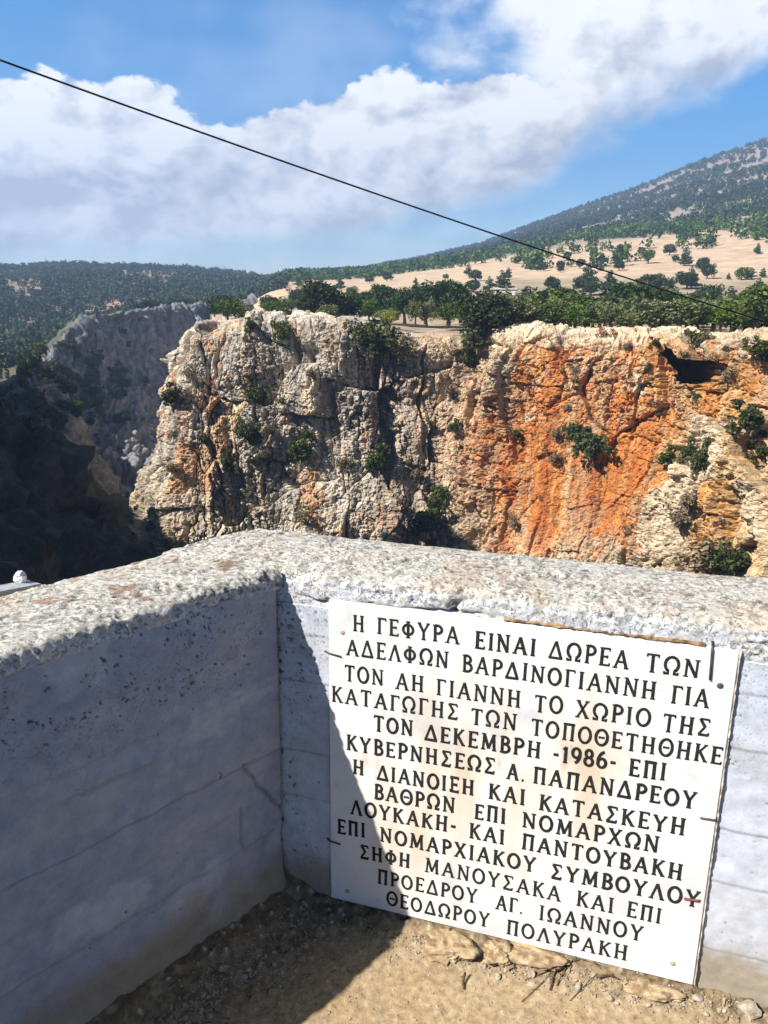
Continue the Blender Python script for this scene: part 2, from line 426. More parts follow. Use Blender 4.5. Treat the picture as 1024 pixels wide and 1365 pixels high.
disp += (.3 + .7 * rough_k) * (.07 * (kid - .5) + .11 * ka)
disp -= rough_k * (.95 * sstep(.68, .92, fis) * sstep(-.2, .3, big + .3) + .5 * sstep(.30, .52, pitn))
disp -= (1 - .6 * flow) * 1.05 * sstep(.74, .93, long_)
disp += (1 - flow) * .3 * fbm(np.stack([s_[:, None] * .9 + .2 * big, drop * .05, 0 * drop + 9], -1), 3, seed=95)
disp += .13 * fine * (.4 + .6 * rough_k)
flute = fbm(np.stack([s_[:, None] * 1.1 + 0 * drop, drop * .05, 0 * drop], -1), 3, seed=77)
disp += flow * .35 * flute
# gullies, ridges, the cave
disp -= 2.8 * gauss(X, Y, 520, 485, 34, 85, -6) + 2.2 * gauss(X, Y, 618, 480, 34, 70, 12) + 1.6 * gauss(X, Y, 500, 650, 22, 60)
disp += 2.0 * gauss(X, Y, 655, 560, 22, 170, 17) + 1.6 * gauss(X, Y, 430, 500, 26, 60, 20) + 1.5 * gauss(X, Y, 330, 620, 40, 90)
disp += 1.3 * gauss(X, Y, 880, 690, 45, 110, 25) + 1.3 * gauss(X, Y, 975, 640, 50, 90, 15)
cave = np.clip(1.7 * gauss(X, Y, 938, 497, 33, 14.5, 0) + 1.02 * gauss(X, Y, 900, 482, 22, 11, 40), 0, 1.15)
cave = sstep(.42, .62, cave + .12 * fine + .1 * (gid - .5))
lip = gauss(X, Y, 925, 463, 70, 14, 4)
disp += 2.3 * lip
disp -= .9 * gauss(X, Y, 800, 462, 90, 8) + 1.6 * gauss(X, Y, 420, 470, 13, 14) + 2.2 * gauss(X, Y, 440, 530, 9, 20) + 1.2 * gauss(X, Y, 640, 540, 9, 14, 30) + 1.5 * gauss(X, Y, 985, 690, 7, 40, 20)
topz = (drop < .05)
inset_k = np.where(topz, np.clip(1 + np.asarray(rows)[None, :] / 11., .12, 1), 1)
disp = disp * np.where(topz, inset_k * .6, 1)
edge_k = sstep(-2.5, .5, np.asarray(rows)) * sstep(6.5, 2.0, np.asarray(rows)); disp = disp * (1 - .45 * edge_k[None, :])
disp = np.where(np.asarray(rows)[None, :] < 3.5, np.clip(disp, -1.5, 1.15), disp)
disp = np.where(topz, np.maximum(disp, -.3), disp)
disp *= np.where(front, 1, .8)
P = B + N * disp[..., None]
P += cave[..., None] * np.stack([3.2 + 0 * Y, 14.0 + 0 * Y, .6 + 2.0 * np.tanh((495 - Y) / 7.)], -1)
# mineral colour
grey = np.array([.50, .475, .43]); pale = np.array([.66, .63, .57]); dark = np.array([.20, .19, .18]); tan = np.array([.55, .44, .31])
orange = np.array([.54, .225, .068]); deep = np.array([.40, .125, .034]); pink = np.array([.55, .42, .34]); ochre = np.array([.66, .46, .20])
nb1 = fbm(P / 4.2, 4, seed=101); nb2 = fbm(P * np.array([1, 1, .35]) / 2.1, 4, seed=105); nb3 = fbm(P / .9, 3, seed=109)
def mixc(c, m, k): return c * (1 - m[..., None]) + np.asarray(k) * m[..., None]
c = np.broadcast_to(grey, P.shape).copy()
c = mixc(c, sstep(-.2, .45, nb1 + .5 * nb3) * .8, pale)
c = mixc(c, sstep(-.05, .4, nb2) * .6 * sstep(640, 480, X), tan)
c = mixc(c, gauss(X, Y, 575, 570, 70, 160) * .75, pink)
lo = sstep(560, 690, Y) * sstep(420, 250, X)
c = mixc(c, np.clip(lo * (.55 + nb3), 0, .8), tan * .8)
# rust stains in the joints on the left part
o1 = sstep(.08, .42, nb2 + .25 * nb3 + .55 * gauss(X, Y, 285, 510, 30, 90) + .5 * gauss(X, Y, 440, 570, 25, 70) + .42 * gauss(X, Y, 240, 560, 40, 80) + .3 * gauss(X, Y, 395, 640, 60, 50) - .22)
c = mixc(c, o1 * .62 * sstep(680, 540, X), orange * .8 + tan * .25)
n5 = fbm(P * np.array([1, 1, .5]) / .95, 3, seed=151); n6 = fbm(P * np.array([1, 1, .6]) / 1.7, 3, seed=155)
c = mixc(c, sstep(.26, .55, n5 + .3 * nb2) * .5 * sstep(690, 560, X), (.56, .28, .12)); c = mixc(c, sstep(.25, .5, n6) * .6, (.66, .55, .37)); c = mixc(c, sstep(.25, .5, -n6) * .5 * (1 - flow), (.30, .27, .23))
# the orange right half
oz = np.clip(1.25 * gauss(X, Y, 770, 610, 165, 150) + .9 * gauss(X, Y, 830, 520, 120, 60) + .8 * gauss(X, Y, 930, 515, 80, 26) + .7 * gauss(X, Y, 1000, 500, 40, 40) + .5 * gauss(X, Y, 960, 640, 80, 150) + .55 * gauss(X, Y, 830, 462, 110, 9), 0, 1.1)
on = np.clip(oz + .75 * nb1 * (1 - flow) + .55 * nb3 * (1 - flow) - .22, 0, 1)
osel = sstep(.10, .60, on) * sstep(600, 650, X + 30 * nb3)
oc = np.broadcast_to(orange, P.shape).copy()
oc = mixc(oc, sstep(.0, .5, nb2) * .6 * (1 - flow), ochre)
oc = mixc(oc, sstep(.1, .5, nb3 + nb1) * .45 * (1 - flow), pale * .95)
oc = mixc(oc, np.clip(flow * (.35 + 1.1 * flute + .3 * nb3), 0, .85), deep)
strk = fbm(np.stack([s_[:, None] * .95 + .2 * nb3, drop * .03, 0 * drop + 5], -1), 3, seed=131)
oc = mixc(oc, np.clip(flow * sstep(.28, .5, strk) * sstep(540, 620, Y), 0, .6), (.52, .42, .33))
oc = mixc(oc, np.clip(flow * sstep(.15, .45, -strk), 0, .6), ochre)
oc = mixc(oc, np.clip(flow * sstep(.36, .5, n5), 0, .6), (.28, .24, .18))
st2 = fbm(np.stack([s_[:, None] * .7 + .5 * nb3, drop * .045, 0 * drop + 15], -1), 4, seed=161)
oc = mixc(oc, sstep(.12, .5, st2) * .6, deep); oc = mixc(oc, sstep(.16, .45, -st2) * .6, (.47, .39, .31))
c = mixc(c, osel * .95, oc)
st3 = fbm(np.stack([s_[:, None] * .8 + .4 * nb3, drop * .06, 0 * drop + 25], -1), 4, seed=165)
c = mixc(c, sstep(.06, .42, st3) * .66 * sstep(690, 560, X), (.27, .25, .23))
ochz = np.clip(gauss(X, Y, 985, 640, 75, 150) + .3 * nb1, 0, 1)
c = mixc(c, ochz * .5 * (X > 860), ochre)
bl = np.clip(1.2 * gauss(X, Y, 900, 690, 28, 75, 28) + gauss(X, Y, 935, 600, 25, 50) + .9 * gauss(X, Y, 975, 600, 22, 40) + gauss(X, Y, 1015, 690, 16, 60) + .8 * gauss(X, Y, 700, 555, 14, 10) + .8 * gauss(X, Y, 852, 515, 13, 22), 0, 1)
c = mixc(c, sstep(.35, .6, bl + .35 * nb3) * .9, pale * 1.0)
c = mixc(c, sstep(470, 448, Y + 14 * nb3) * (X > 640) * .9 * sstep(1010, 960, X + 20), pale * 1.06)
c = mixc(c, sstep(438, 425, Y) * .6, pale)
# lichen and water marks
c = mixc(c, sstep(.12, .45, fbm(P * np.array([1.6, 1.6, .16]) / 1.6, 4, seed=140)) * .7 * sstep(690, 520, X), dark)
c = mixc(c, np.clip(gauss(X, Y, 505, 560, 45, 110) * .55 * (nb2 + .6), 0, .6), dark)
c = mixc(c, sstep(.3, .6, nb3) * .25, dark)
c = mixc(c, cave * .7, orange * .7)
c = mixc(c, (1 - np.minimum(g2 - g1, .12) / .12) * .35 * (1 - flow), np.array([.25, .2, .15]))
wl = sstep(640, 500, X)[..., None]
c = np.clip(c * (wl * np.array([1.06, 1.0, .91]) + (1 - wl) * np.array([1.0, .85, .66])), 0, .8)
nu, nv = P.shape[:2]
cliff = meshobj('cliff', P, grid_faces(nu, nv, True), M_CLIFF, smooth=False, col=c)
tag(cliff, kind='structure')
CL_P, CL_X, CL_Y, CL_D = P.reshape(-1, 3), *[q.reshape(-1) for q in proj(P)]
CL_OK = (CL_P[:, 1] < 112)
def on_cliff(x, y):
    m = ((CL_X - x) ** 2 + (CL_Y - y) ** 2 < 30) & CL_OK
    if not m.any(): m = ((CL_X - x) ** 2 + (CL_Y - y) ** 2 < 400) & CL_OK
    i = np.where(m)[0]; return CL_P[i[np.argmin(CL_D[i] + .02 * ((CL_X[i] - x) ** 2 + (CL_Y[i] - y) ** 2) ** .5)]]

# ---- shaded cliff of the side gorge, far left
FR = [(38, 505, 236), (62, 474, 241), (92, 445, 250), (120, 425, 262), (150, 418, 275), (180, 413, 290), (230, 410, 308), (290, 407, 330), (345, 402, 370)]
fpts = [tuple(at_r(*q)) for q in FR]
frows = np.r_[np.arange(-2, 0, .5), np.arange(0, 62, .3)]
def f_bat(C, ex): return .18 * ex + .95 * np.maximum(ex - 19, 0)
fB, fs, fd = rock_sheet(fpts, lambda q: .32, frows, 1.2, f_bat)
fN = grid_normals(fB)
if fN[len(fN) // 2, 60] @ np.array([.9, -.4, 0]) < 0: fN = -fN
fW = fB + 3 * np.stack([fbm(fB / 14 + k, 3, seed=200 + k) for k in range(3)], -1)
a1, a2, ai = worley(fW * np.array([1, 1, .5]) / 7, 210)
b1, b2, bi = worley(fW * np.array([1, 1, .7]) / 2.6, 220)
fD = 4.5 * fbm(fW * np.array([1, 1, .35]) / 22, 4, seed=201) + 2.2 * fbm(fW * np.array([1, 1, .4]) / 7, 4, seed=205, ridged=True) + 2.0 * (ai - .5) + 1.6 * np.minimum(a2 - a1, .3) + .9 * (bi - .5) + .7 * np.minimum(b2 - b1, .3) + .4 * fbm(fB / 1.5, 3, seed=209)
a1, a2, ai = worley(fW * np.array([1, 1, .45]) / 5.5, 270); fD += 1.6 * facet(worley.off, ai) - 1.2 * np.exp(-(a2 - a1) / .06)
a1, a2, ai = worley(fW * np.array([1, 1, .7]) / 2.0, 272); fD += .8 * facet(worley.off, ai) - .5 * np.exp(-(a2 - a1) / .1)
fD -= 2.2 * sstep(.6, .9, fbm(fW * np.array([1, 1, .12]) / 6, 3, seed=274, ridged=True))
fD = np.where(fd < .05, fD * .25, fD)
fP = fB + fN * fD[..., None]
fc = np.broadcast_to(np.array([.265, .27, .29]), fP.shape).copy()  # base raised and blued, putting haze into the rock colour
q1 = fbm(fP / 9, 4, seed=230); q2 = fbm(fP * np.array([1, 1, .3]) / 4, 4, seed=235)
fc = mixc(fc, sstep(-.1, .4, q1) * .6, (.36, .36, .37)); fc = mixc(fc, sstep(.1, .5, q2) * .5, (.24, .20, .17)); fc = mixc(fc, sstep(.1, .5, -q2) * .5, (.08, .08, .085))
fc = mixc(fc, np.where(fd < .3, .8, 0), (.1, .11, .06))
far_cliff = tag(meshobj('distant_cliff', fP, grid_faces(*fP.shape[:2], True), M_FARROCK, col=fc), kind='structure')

# ---- rocky spur in front of it
SR = [(-90, 560, 205), (-40, 520, 205), (8, 512, 204), (28, 490, 203), (46, 480, 203), (66, 488, 204), (84, 512, 206), (100, 560, 208), (122, 620, 212), (150, 690, 215)]
srows = np.r_[np.arange(-6, 0, .5), np.arange(0, 42, .25)]
sB, ss, sd_ = rock_sheet([tuple(at_r(*q)) for q in SR], lambda q: .25, srows, 1.5, lambda C, ex: .55 * ex)
sN = grid_normals(sB)
if sN[len(sN) // 2, 60] @ np.array([0, -1, .3]) < 0: sN = -sN
sW = sB + 2 * np.stack([fbm(sB / 9 + k, 3, seed=240 + k) for k in range(3)], -1)
a1, a2, ai = worley(sW * np.array([1, 1, .6]) / 4.5, 250); b1, b2, bi = worley(sW / 1.7, 255)
sD = 4.0 * fbm(sW / 15, 4, seed=241) + 1.6 * (ai - .5) + 1.6 * np.minimum(a2 - a1, .3) + .7 * (bi - .5) + .6 * np.minimum(b2 - b1, .3) + .3 * fbm(sB, 3, seed=244)
a1, a2, ai = worley(sW * np.array([1, 1, .6]) / 3.4, 280); sD += 1.3 * facet(worley.off, ai) - .9 * np.exp(-(a2 - a1) / .06); a1, a2, ai = worley(sW / 1.3, 282); sD += .5 * facet(worley.off, ai)
sP = sB + sN * (sD * np.where(sd_ < .05, .3, 1))[..., None]
sc = np.broadcast_to(np.array([.33, .33, .32]), sP.shape).copy()
q1 = fbm(sP / 6, 4, seed=260)
sc = mixc(sc, sstep(-.1, .3, q1) * .6, (.24, .22, .18)); sc = mixc(sc, sstep(.1, .4, -q1) * .6, (.07, .085, .045))
tag(meshobj('rocky_spur', sP, grid_faces(*sP.shape[:2], True), M_FARROCK, col=sc), kind='structure')

# ---- our own side of the gorge: ground, bank and the dark slope falling away on the left, plus unseen hills added for shade
gx = np.r_[np.arange(-330, -50, 2.), np.arange(-50, -8, .35), np.arange(-8, 8, .5), np.arange(8, 140, 4.)]
gy = np.r_[np.arange(-140, 0, 5.), np.arange(0, 6, .3), np.arange(6, 40, 1.), np.arange(40, 90, .4), np.arange(90, 345, 2.5)]
GX, GY = np.meshgrid(gx, gy, indexing='ij')
prof = np.interp(GX, [-170, -90, -60, -47, -38, -30, -28, -25.8, -23, -20.5, -15, -8, 140], [30, 22, 9, .6, -6.3, -9.6, -12, -16.5, -21, -25, -36, -50, -80]) + CAMZ
prof = prof - np.where(GY < 66, (66 - GY) * .5, (GY - 66) * np.interp(GX, [-60, -30], [.5, 1.6]))
rimy = np.interp(GX, [-170, -60, -25, -8, 8, 140], [40, 20, 6, 2.45, 2.45, -25])
hr_, ha_ = np.hypot(GX, GY), np.degrees(np.arctan2(GX, GY))
shade_hillz = np.interp(ha_, [-75, -50, -42, -34, -29.5, -27.5], [55, 48, 37, 8, -32, -75]) + CAMZ - np.maximum(85 - hr_, 0) * .9 - np.maximum(hr_ - 320, 0) * 1.2 - 2.2 * np.maximum(30 - (GY - .568 * GX - 114), 0)  # unseen hill added far left to shade the gorge
prof = prof + 42 * np.exp(-((GX + 62) / 13) ** 2) * sstep(12, 22, GY) * sstep(62, 50, GY)  # unseen ridge added to throw the near slope into shade
prof = np.where(GY > 5, np.maximum(prof, shade_hillz), prof)
bank = -.03 - np.maximum(GY - rimy, 0) * 2.3
GZ = np.maximum(np.maximum(prof, bank), -74)
gB = np.stack([GX, GY, GZ], -1)
far_k = np.clip((np.hypot(GX, GY) - 3) / 25, 0, 1)
gD = far_k * (1.6 * fbm(gB / 9, 4, seed=300) + 1.0 * fbm(gB / 3.2, 4, seed=304, ridged=True) + .9 * fbm(gB / 1.1, 3, seed=308))
a1, a2, ai = worley(gB / 4.2 + .25 * fbm(gB / 6, 2, seed=320)[..., None], 321); _fa = facet(worley.off, ai); b1, b2, bi = worley(gB / 1.5, 325); _fb = facet(worley.off, bi)
gD += far_k * (2.2 * _fa + 1.0 * _fb - .6 * np.exp(-(a2 - a1) / .06))
gP = gB + grid_normals(gB) * gD[..., None]
gP[..., 2] = np.where(far_k <= 0, gB[..., 2], gP[..., 2])
gc = np.broadcast_to(np.array([.075, .072, .065]), gP.shape).copy()  # slope colour lowered to deepen the gorge shade
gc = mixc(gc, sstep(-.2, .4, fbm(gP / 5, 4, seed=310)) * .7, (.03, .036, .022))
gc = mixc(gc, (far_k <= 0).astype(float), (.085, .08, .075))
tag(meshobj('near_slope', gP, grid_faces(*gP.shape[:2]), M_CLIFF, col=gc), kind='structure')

# ---- terrain beyond: plateau, field, mountain, left hill, gorge bed
AZ = np.radians(np.r_[np.arange(-75, -30, .8), np.arange(-30, 32, .13), np.arange(32, 75.1, .8)])
RR = np.r_[np.linspace(88, 130, 40), np.geomspace(131, 1750, 330), np.geomspace(1770, 1860, 4)]
def skyline(pts):
    a = sorted((math.degrees(azel(*q)[0]), math.degrees(azel(*q)[1])) for q in pts)
    return np.array(a)
e_sky = skyline([(-300, 352), (0, 368), (300, 370), (360, 366), (400, 362), (480, 360), (560, 345), (640, 326), (700, 304), (760, 282), (850, 251), (930, 217), (1024, 186), (1200, 130)])
e_up = skyline([(-200, 385), (350, 376), (480, 372), (560, 362), (640, 350), (760, 332), (860, 324), (1024, 313), (1200, 302)])
e_lo = skyline([(-200, 398), (350, 396), (480, 392), (640, 379), (800, 376), (1024, 380), (1200, 378)])
e_hill = skyline([(-300, 352), (-100, 357), (0, 358), (60, 356), (110, 355), (180, 357), (250, 360), (300, 364), (345, 372), (372, 392), (420, 420)])
def ei(t, a): return np.interp(np.degrees(a), t[:, 0], t[:, 1])
A2, R2 = np.meshgrid(AZ, RR, indexing='ij'); AD = np.degrees(A2)
_ke = sstep(-11, -6.5, AD)
rimr = np.interp(np.degrees(AZ), *np.array(sorted((math.degrees(azel(x, y)[0]), r) for x, y, r in RIM)).T)[:, None] * np.ones_like(R2)
Es, Eu, El, Eh = [ei(t, A2) for t in (e_sky, e_up, e_lo, e_hill)]
El = np.where((AD < -6.5) & (R2 < 390), El * _ke - .7 * (1 - _ke), El)
lr = np.log(R2)
def lerp_el(nodes):
    """nodes: list of (r, elevation grid)"""
    E = nodes[0][1] * np.ones_like(R2)
    for (r0, e0), (r1, e1) in zip(nodes[:-1], nodes[1:]):
        k = np.clip((lr - math.log(r0)) / (math.log(r1) - math.log(r0)), 0, 1)
        E = np.where(R2 >= r0, e0 * (1 - k) + e1 * k, E)
    return E
_rr = np.array(sorted((math.degrees(azel(x, y + 8)[0]), math.degrees(azel(x, y + 8)[1])) for x, y, r in RIM))
E0 = np.interp(AD, _rr[:, 0], _rr[:, 1]) - .22
plat = lerp_el([(88, E0), (108, E0), (135, E0 * .7), (200, E0 * .1 + .1 * El), (275, El), (480, Eu), (850, .52 * Eu + .48 * Es), (1500, Es), (1760, Es * .93), (3300, Es * .5)])
ZP = CAMZ + R2 * np.tan(np.radians(plat))
hill_b = np.interp(AD, [-75, -26, -22, -16, -10], [-4.6, -4.2, -2.6, -.7, -.2])
hl = lerp_el([(150, hill_b * 0 - 9), (300, hill_b), (430, hill_b * .55 + .45 * Eh * .3), (600, hill_b * .1 + .72 * Eh), (900, Eh), (1100, Eh * .93), (1800, Eh * .6), (3300, Eh * .3)])
ZH = CAMZ + R2 * np.tan(np.radians(hl))
cut = np.interp(AD, [-75, -30, -24, -20, -16, -13, -10.5], [330, 330, 300, 305, 325, 352, 100])   # gorge on the near side of this
left = AD < -10.5
ZP = ZP - np.where(R2 < 390, 3.2 * (1 - sstep(-10.2, -8.2, AD)), 0)
Z = np.where(left, np.where(R2 > cut, ZH, -56.), ZP)
k = sstep(-11.5, -7, AD)
Z = np.where((AD > -11.5) & (AD < -7) & (R2 > 380), ZH * (1 - k) + ZP * k, Z)
Z = np.where((~left) & (R2 > 380) & (AD < -5.5), np.maximum(Z, ZH), Z)
Z = np.where(R2 < rimr + 5, np.minimum(Z, -40), Z)
Z = np.where(left & (R2 <= cut), -52 + (R2 - 245) * .13, Z)
T = np.stack([R2 * np.sin(A2), R2 * np.cos(A2), Z], -1)
und = fbm(T * np.array([1, 1, 0]) / 90, 4, seed=400)
T[..., 2] += np.where(R2 > 400, np.clip((R2 - 400) / 400, 0, 1) * 3.5 * und * np.clip((1750 - R2) / 500, .2, 1), 0) + .12 * fbm(T / 5, 3, seed=405)
TERR = T
field = sstep(.05, .3, (R2 - 262) / 200) * sstep(1.25, .95, (R2 - 262) / 230 + .35 * fbm(T * np.array([1, 1, 0]) / 60, 3, seed=410))
tcx = np.broadcast_to(np.array([.33, .26, .18]), T.shape).copy()
tn = fbm(T * np.array([1, 1, 0]) / 28, 4, seed=420); tn2 = fbm(T * np.array([1, 1, 0]) / 75, 4, seed=425)
tcx = mixc(tcx, sstep(-.1, .4, tn) * .6, (.46, .36, .27))
tcx = mixc(tcx, sstep(.0, .4, -tn2) * .5 * (R2 > 500), (.38, .36, .34))
tcx = mixc(tcx, sstep(600, 1000, R2) * .6, (.31, .265, .235))
tcx = mixc(tcx, field * .85, (.56, .41, .28))
tcx = mixc(tcx, (R2 < 200) * sstep(-.2, .4, tn) * .6, (.50, .36, .22))
lefth = left & (R2 > 300)
tcx = mixc(tcx, lefth * .9, (.27, .19, .14)); tcx = mixc(tcx, lefth * sstep(0, .4, tn2) * .8, (.36, .21, .16)); tcx = mixc(tcx, lefth * sstep(.1, .5, -tn) * .7, (.33, .31, .28))
tcx = mixc(tcx, lefth * sstep(480, 360, R2) * .85, (.11, .11, .065))
bed = left & (R2 <= cut)
tcx = mixc(tcx, bed * .9, (.12, .115, .105))  # gorge bed darkened to stand for the shade lying there
tcx = mixc(tcx, bed * np.exp(-((AD + 18.7 + .012 * (R2 - 240) + .9 * tn) / .22) ** 2) * sstep(0, .4, tn + .2) * .8, (.34, .32, .29))
tag(meshobj('terrain', T, grid_faces(*T.shape[:2], True), M_TERRAIN, col=tcx), kind='structure')
TA, TR_ = AZ, RR
def ground_z(x, y):
    a = math.atan2(x, y); r = math.hypot(x, y)
    i = int(np.clip(np.searchsorted(TA, a) - 1, 0, len(TA) - 2)); j = int(np.clip(np.searchsorted(TR_, r) - 1, 0, len(TR_) - 2))
    u = (a - TA[i]) / (TA[i + 1] - TA[i]); v = (r - TR_[j]) / (TR_[j + 1] - TR_[j])
    q = TERR[i:i + 2, j:j + 2, 2]
    return float((q[0, 0] * (1 - v) + q[0, 1] * v) * (1 - u) + (q[1, 0] * (1 - v) + q[1, 1] * v) * u)
gm = simple_mat('valley_floor', (.2, .17, .13), (.3, .26, .2), .02, 1., .2)
th = np.linspace(0, 2 * np.pi, 49)[:-1]
tag(meshobj('ground', np.r_[[(0, 0, -79)], np.stack([1880 * np.cos(th), 1880 * np.sin(th), 0 * th - 79], -1)], [(0, 1 + k, 1 + (k + 1) % 48) for k in range(48)], gm, smooth=False), kind='structure')

# pale track running across the plateau behind the rim
rd = [at_r(*q) for q in ((490, 437, 104), (525, 433, 106), (552, 431.5, 108), (575, 430, 112), (592, 428, 118), (590, 424, 126), (560, 421.5, 133), (520, 419, 140))]
rp = smooth_path([tuple(q) for q in rd]); rt_ = np.gradient(rp[:, :2], axis=0); rt_ /= np.linalg.norm(rt_, axis=1, keepdims=True)
rv = []
for q, t_ in zip(rp, rt_):
    for sgn in (-.8, .8):
        x, y = q[0] - t_[1] * sgn, q[1] + t_[0] * sgn
        rv.append((x, y, max(ground_z(x, y), -1.2 + CAMZ - 1.6) + .12))
tag(meshobj('dirt_road', rv, [(2 * k, 2 * k + 1, 2 * k + 3, 2 * k + 2) for k in range(len(rp) - 1)], simple_mat('track_dust', (.5, .38, .28), (.62, .5, .38), .6, 1.)), kind='structure')

# ------------------------------------------------------------------ parapet walls
WD = np.array([math.sin(math.radians(106.983)), math.cos(math.radians(106.983))])   # along the plaque wall, to the right
WN = np.array([WD[1], -WD[0]]); WN = WN if WN[1] < 0 else -WN                      # towards the viewer
CRN = np.array([-.23, 1.683])
LD = np.array([-.673, -.740]); LN = np.array([.74, -.673])                          # left wall, towards the viewer; inner normal

def wall(C, d, n, us, shear, zlow, is_left):
    """returns (body grid, coping grid) of a wall along d from C; n = inner normal"""
    step = .0036
    def place(u, wdep, z):
        uu = u + shear * wdep * np.clip(1 - (u - us[0]) / 1.2, 0, 1)
        Pq = np.empty(np.broadcast(u, wdep, z).shape + (3,))
        Pq[..., 0] = C[0] + d[0] * uu - n[0] * wdep; Pq[..., 1] = C[1] + d[1] * uu - n[1] * wdep; Pq[..., 2] = z
        return Pq
    # coping: front lip, rounded edge, top, back edge
    prof_ = [(.0035, zlow), (.0025, .862), (.002, .878), (.006, .889), (.022, .895), (.05, .898), (.16, .905), (.28, .897), (.305, .885), (.315, .86), (.315, .78)] if is_left else [(-.004, zlow), (-.007, zlow + .02), (-.006, .868), (-.001, .884), (.012, .893), (.035, .897), (.16, .905), (.28, .897), (.305, .885), (.315, .86), (.315, .78)]
    pr = smooth_path(prof_, 2); Lp = np.r_[0, np.cumsum(np.linalg.norm(np.diff(pr, axis=0), axis=1))]
    tt = np.arange(0, Lp[-1], step)
    wq, zq = np.interp(tt, Lp, pr[:, 0]), np.interp(tt, Lp, pr[:, 1])
    cop = place(us[:, None], wq[None, :], zq[None, :])
    nr = grid_normals(cop)
    if nr[len(us) // 2, len(tt) // 2, 2] < 0: nr = -nr
    topk = sstep(.2, .8, nr[..., 2])
    sd0 = 500 if is_left else 540
    w1, w2, wi = worley(cop / .024, sd0); v1, v2, vi = worley(cop / .010, sd0 + 3)
    big_ = fbm(cop / .09, 4, seed=sd0 + 10); med = fbm(cop / .028, 4, seed=sd0 + 14)
    wf = facet(worley.off, vi); flk = fbm(np.stack([cop[..., 0] / .03, cop[..., 1] / .03, cop[..., 2] / .01], -1), 4, seed=sd0 + 17, ridged=True)
    rgh = .30 + .75 * sstep(-.15, .35, fbm(cop / .11, 3, seed=sd0 + 70))
    dsp = .006 * big_ + .0035 * med + .0022 * (wi - .5) + .0016 * wf + .0030 * flk
    pits = sstep(.20, .42, fbm(np.stack([cop[..., 0] / .014, cop[..., 1] / .009, cop[..., 2] / .009], -1), 3, seed=sd0 + 20) + .55 * med) * np.minimum(rgh, 1); dsp = dsp * rgh - .0055 * pits
    edge_ = np.exp(-((zq - .878) / .016) ** 2)[None, :] * (wq < .05)[None, :]
    dsp += edge_ * (.007 * fbm(cop / .03, 3, seed=sd0 + 30) + .006 * fbm(cop / .011, 3, seed=sd0 + 33))
    if is_left:
        dsp += (1 - topk) * (wq < .02)[None, :] * .007 * fbm(cop / .022, 4, seed=sd0 + 40)
    else:
        u_ = us[:, None] + 0 * wq[None, :]; z_ = zq[None, :] + 0 * us[:, None]
        fr = (wq < .02)[None, :]
        crack = np.abs(z_ - (.842 - .012 * np.sin(u_ * 9 + .6) - .03 * np.clip(u_ - .05, 0, .4)) + .008 * fbm(cop / .03, 3, seed=77))
        dsp -= fr * np.exp(-(crack / .004) ** 2) * .016 * sstep(.02, .1, u_) * sstep(.5, .42, u_)
        dsp -= fr * np.exp(-((u_ - .405 - .2 * (z_ - .85)) / .010) ** 2) * .018 * sstep(.875, .86, z_)      # chipped hollow above the plaque
        dsp -= np.exp(-((u_ - .03) / .02) ** 2) * np.exp(-((z_ - .885) / .02) ** 2) * .012 * (wq < .1)[None, :]
    cop = cop + nr * dsp[..., None]
    cc = np.broadcast_to(np.array([.56, .53, .475]), cop.shape).copy()
    m1 = fbm(cop / .05, 4, seed=sd0 + 50); m2 = fbm(cop / .16, 4, seed=sd0 + 55); m3 = fbm(cop / .009, 3, seed=sd0 + 58)
    cc = mixc(cc, sstep(0, .4, m1) * .6, (.66, .63, .57))
    cc = mixc(cc, sstep(.1, .5, m2) * .55, (.50, .40, .28))
    cc = mixc(cc, sstep(.26, .48, fbm(cop / .045, 5, seed=sd0 + 60) + .3 * m3) * topk * (.75 if is_left else .4), (.30, .17, .11))
    cc = mixc(cc, sstep(.12, .4, m3 + .5 * m1) * topk * .62, (.13, .125, .115))
    cc = mixc(cc, pits * .6, (.13, .12, .11))
    pk = sstep(.55, .25, nr[..., 2]) * (wq < .03)[None, :]
    cc = mixc(cc, pk * (.9 if not is_left else .6) * sstep(.42, .1, m3 + .5 * m1), (.58, .60, .64))
    # body
    zf = np.r_[np.arange(-.06, zlow + .012, step)]
    body = place(us[:, None], (.004 if is_left else -.005) + 0 * zf[None, :], zf[None, :])
    nb_ = np.broadcast_to(np.array([n[0], n[1], 0.]), body.shape)
    u_ = us[:, None] + 0 * zf[None, :]; z_ = zf[None, :] + 0 * us[:, None]
    sd1 = sd0 + 100
    wav = fbm(body * np.array([1, 1, 2.2]) / .22, 3, seed=sd1); gr = fbm(body / .02, 4, seed=sd1 + 5); pt = fbm(body / .0085, 3, seed=sd1 + 9)
    bd = .004 * wav + .0009 * gr
    near_top = sstep(.45, .82, z_ + .12 * fbm(body / .15, 3, seed=sd1 + 20))
    clus = sstep(-.1, .5, fbm(body / .1, 3, seed=sd1 + 25))
    if is_left:
        pth = .79 - .22 * near_top - .16 * clus
    else:
        pth = .66 - .2 * sstep(.15, -.05, u_) - .15 * near_top
    pit = sstep(pth, pth + .12, pt + .25 * gr)
    bd = bd - .004 * pit
    seams = ([(.437, 1.0), (.216, .5), (.62, .35), (.325, .25)] if is_left else [(.62, .7), (.43, .8), (.30, .6), (.13, .5), (.74, .5)])
    jag = .006 * fbm(np.stack([u_ / .06, 0 * u_, 0 * u_], -1), 4, seed=sd1 + 30)
    dirt = 0 * u_
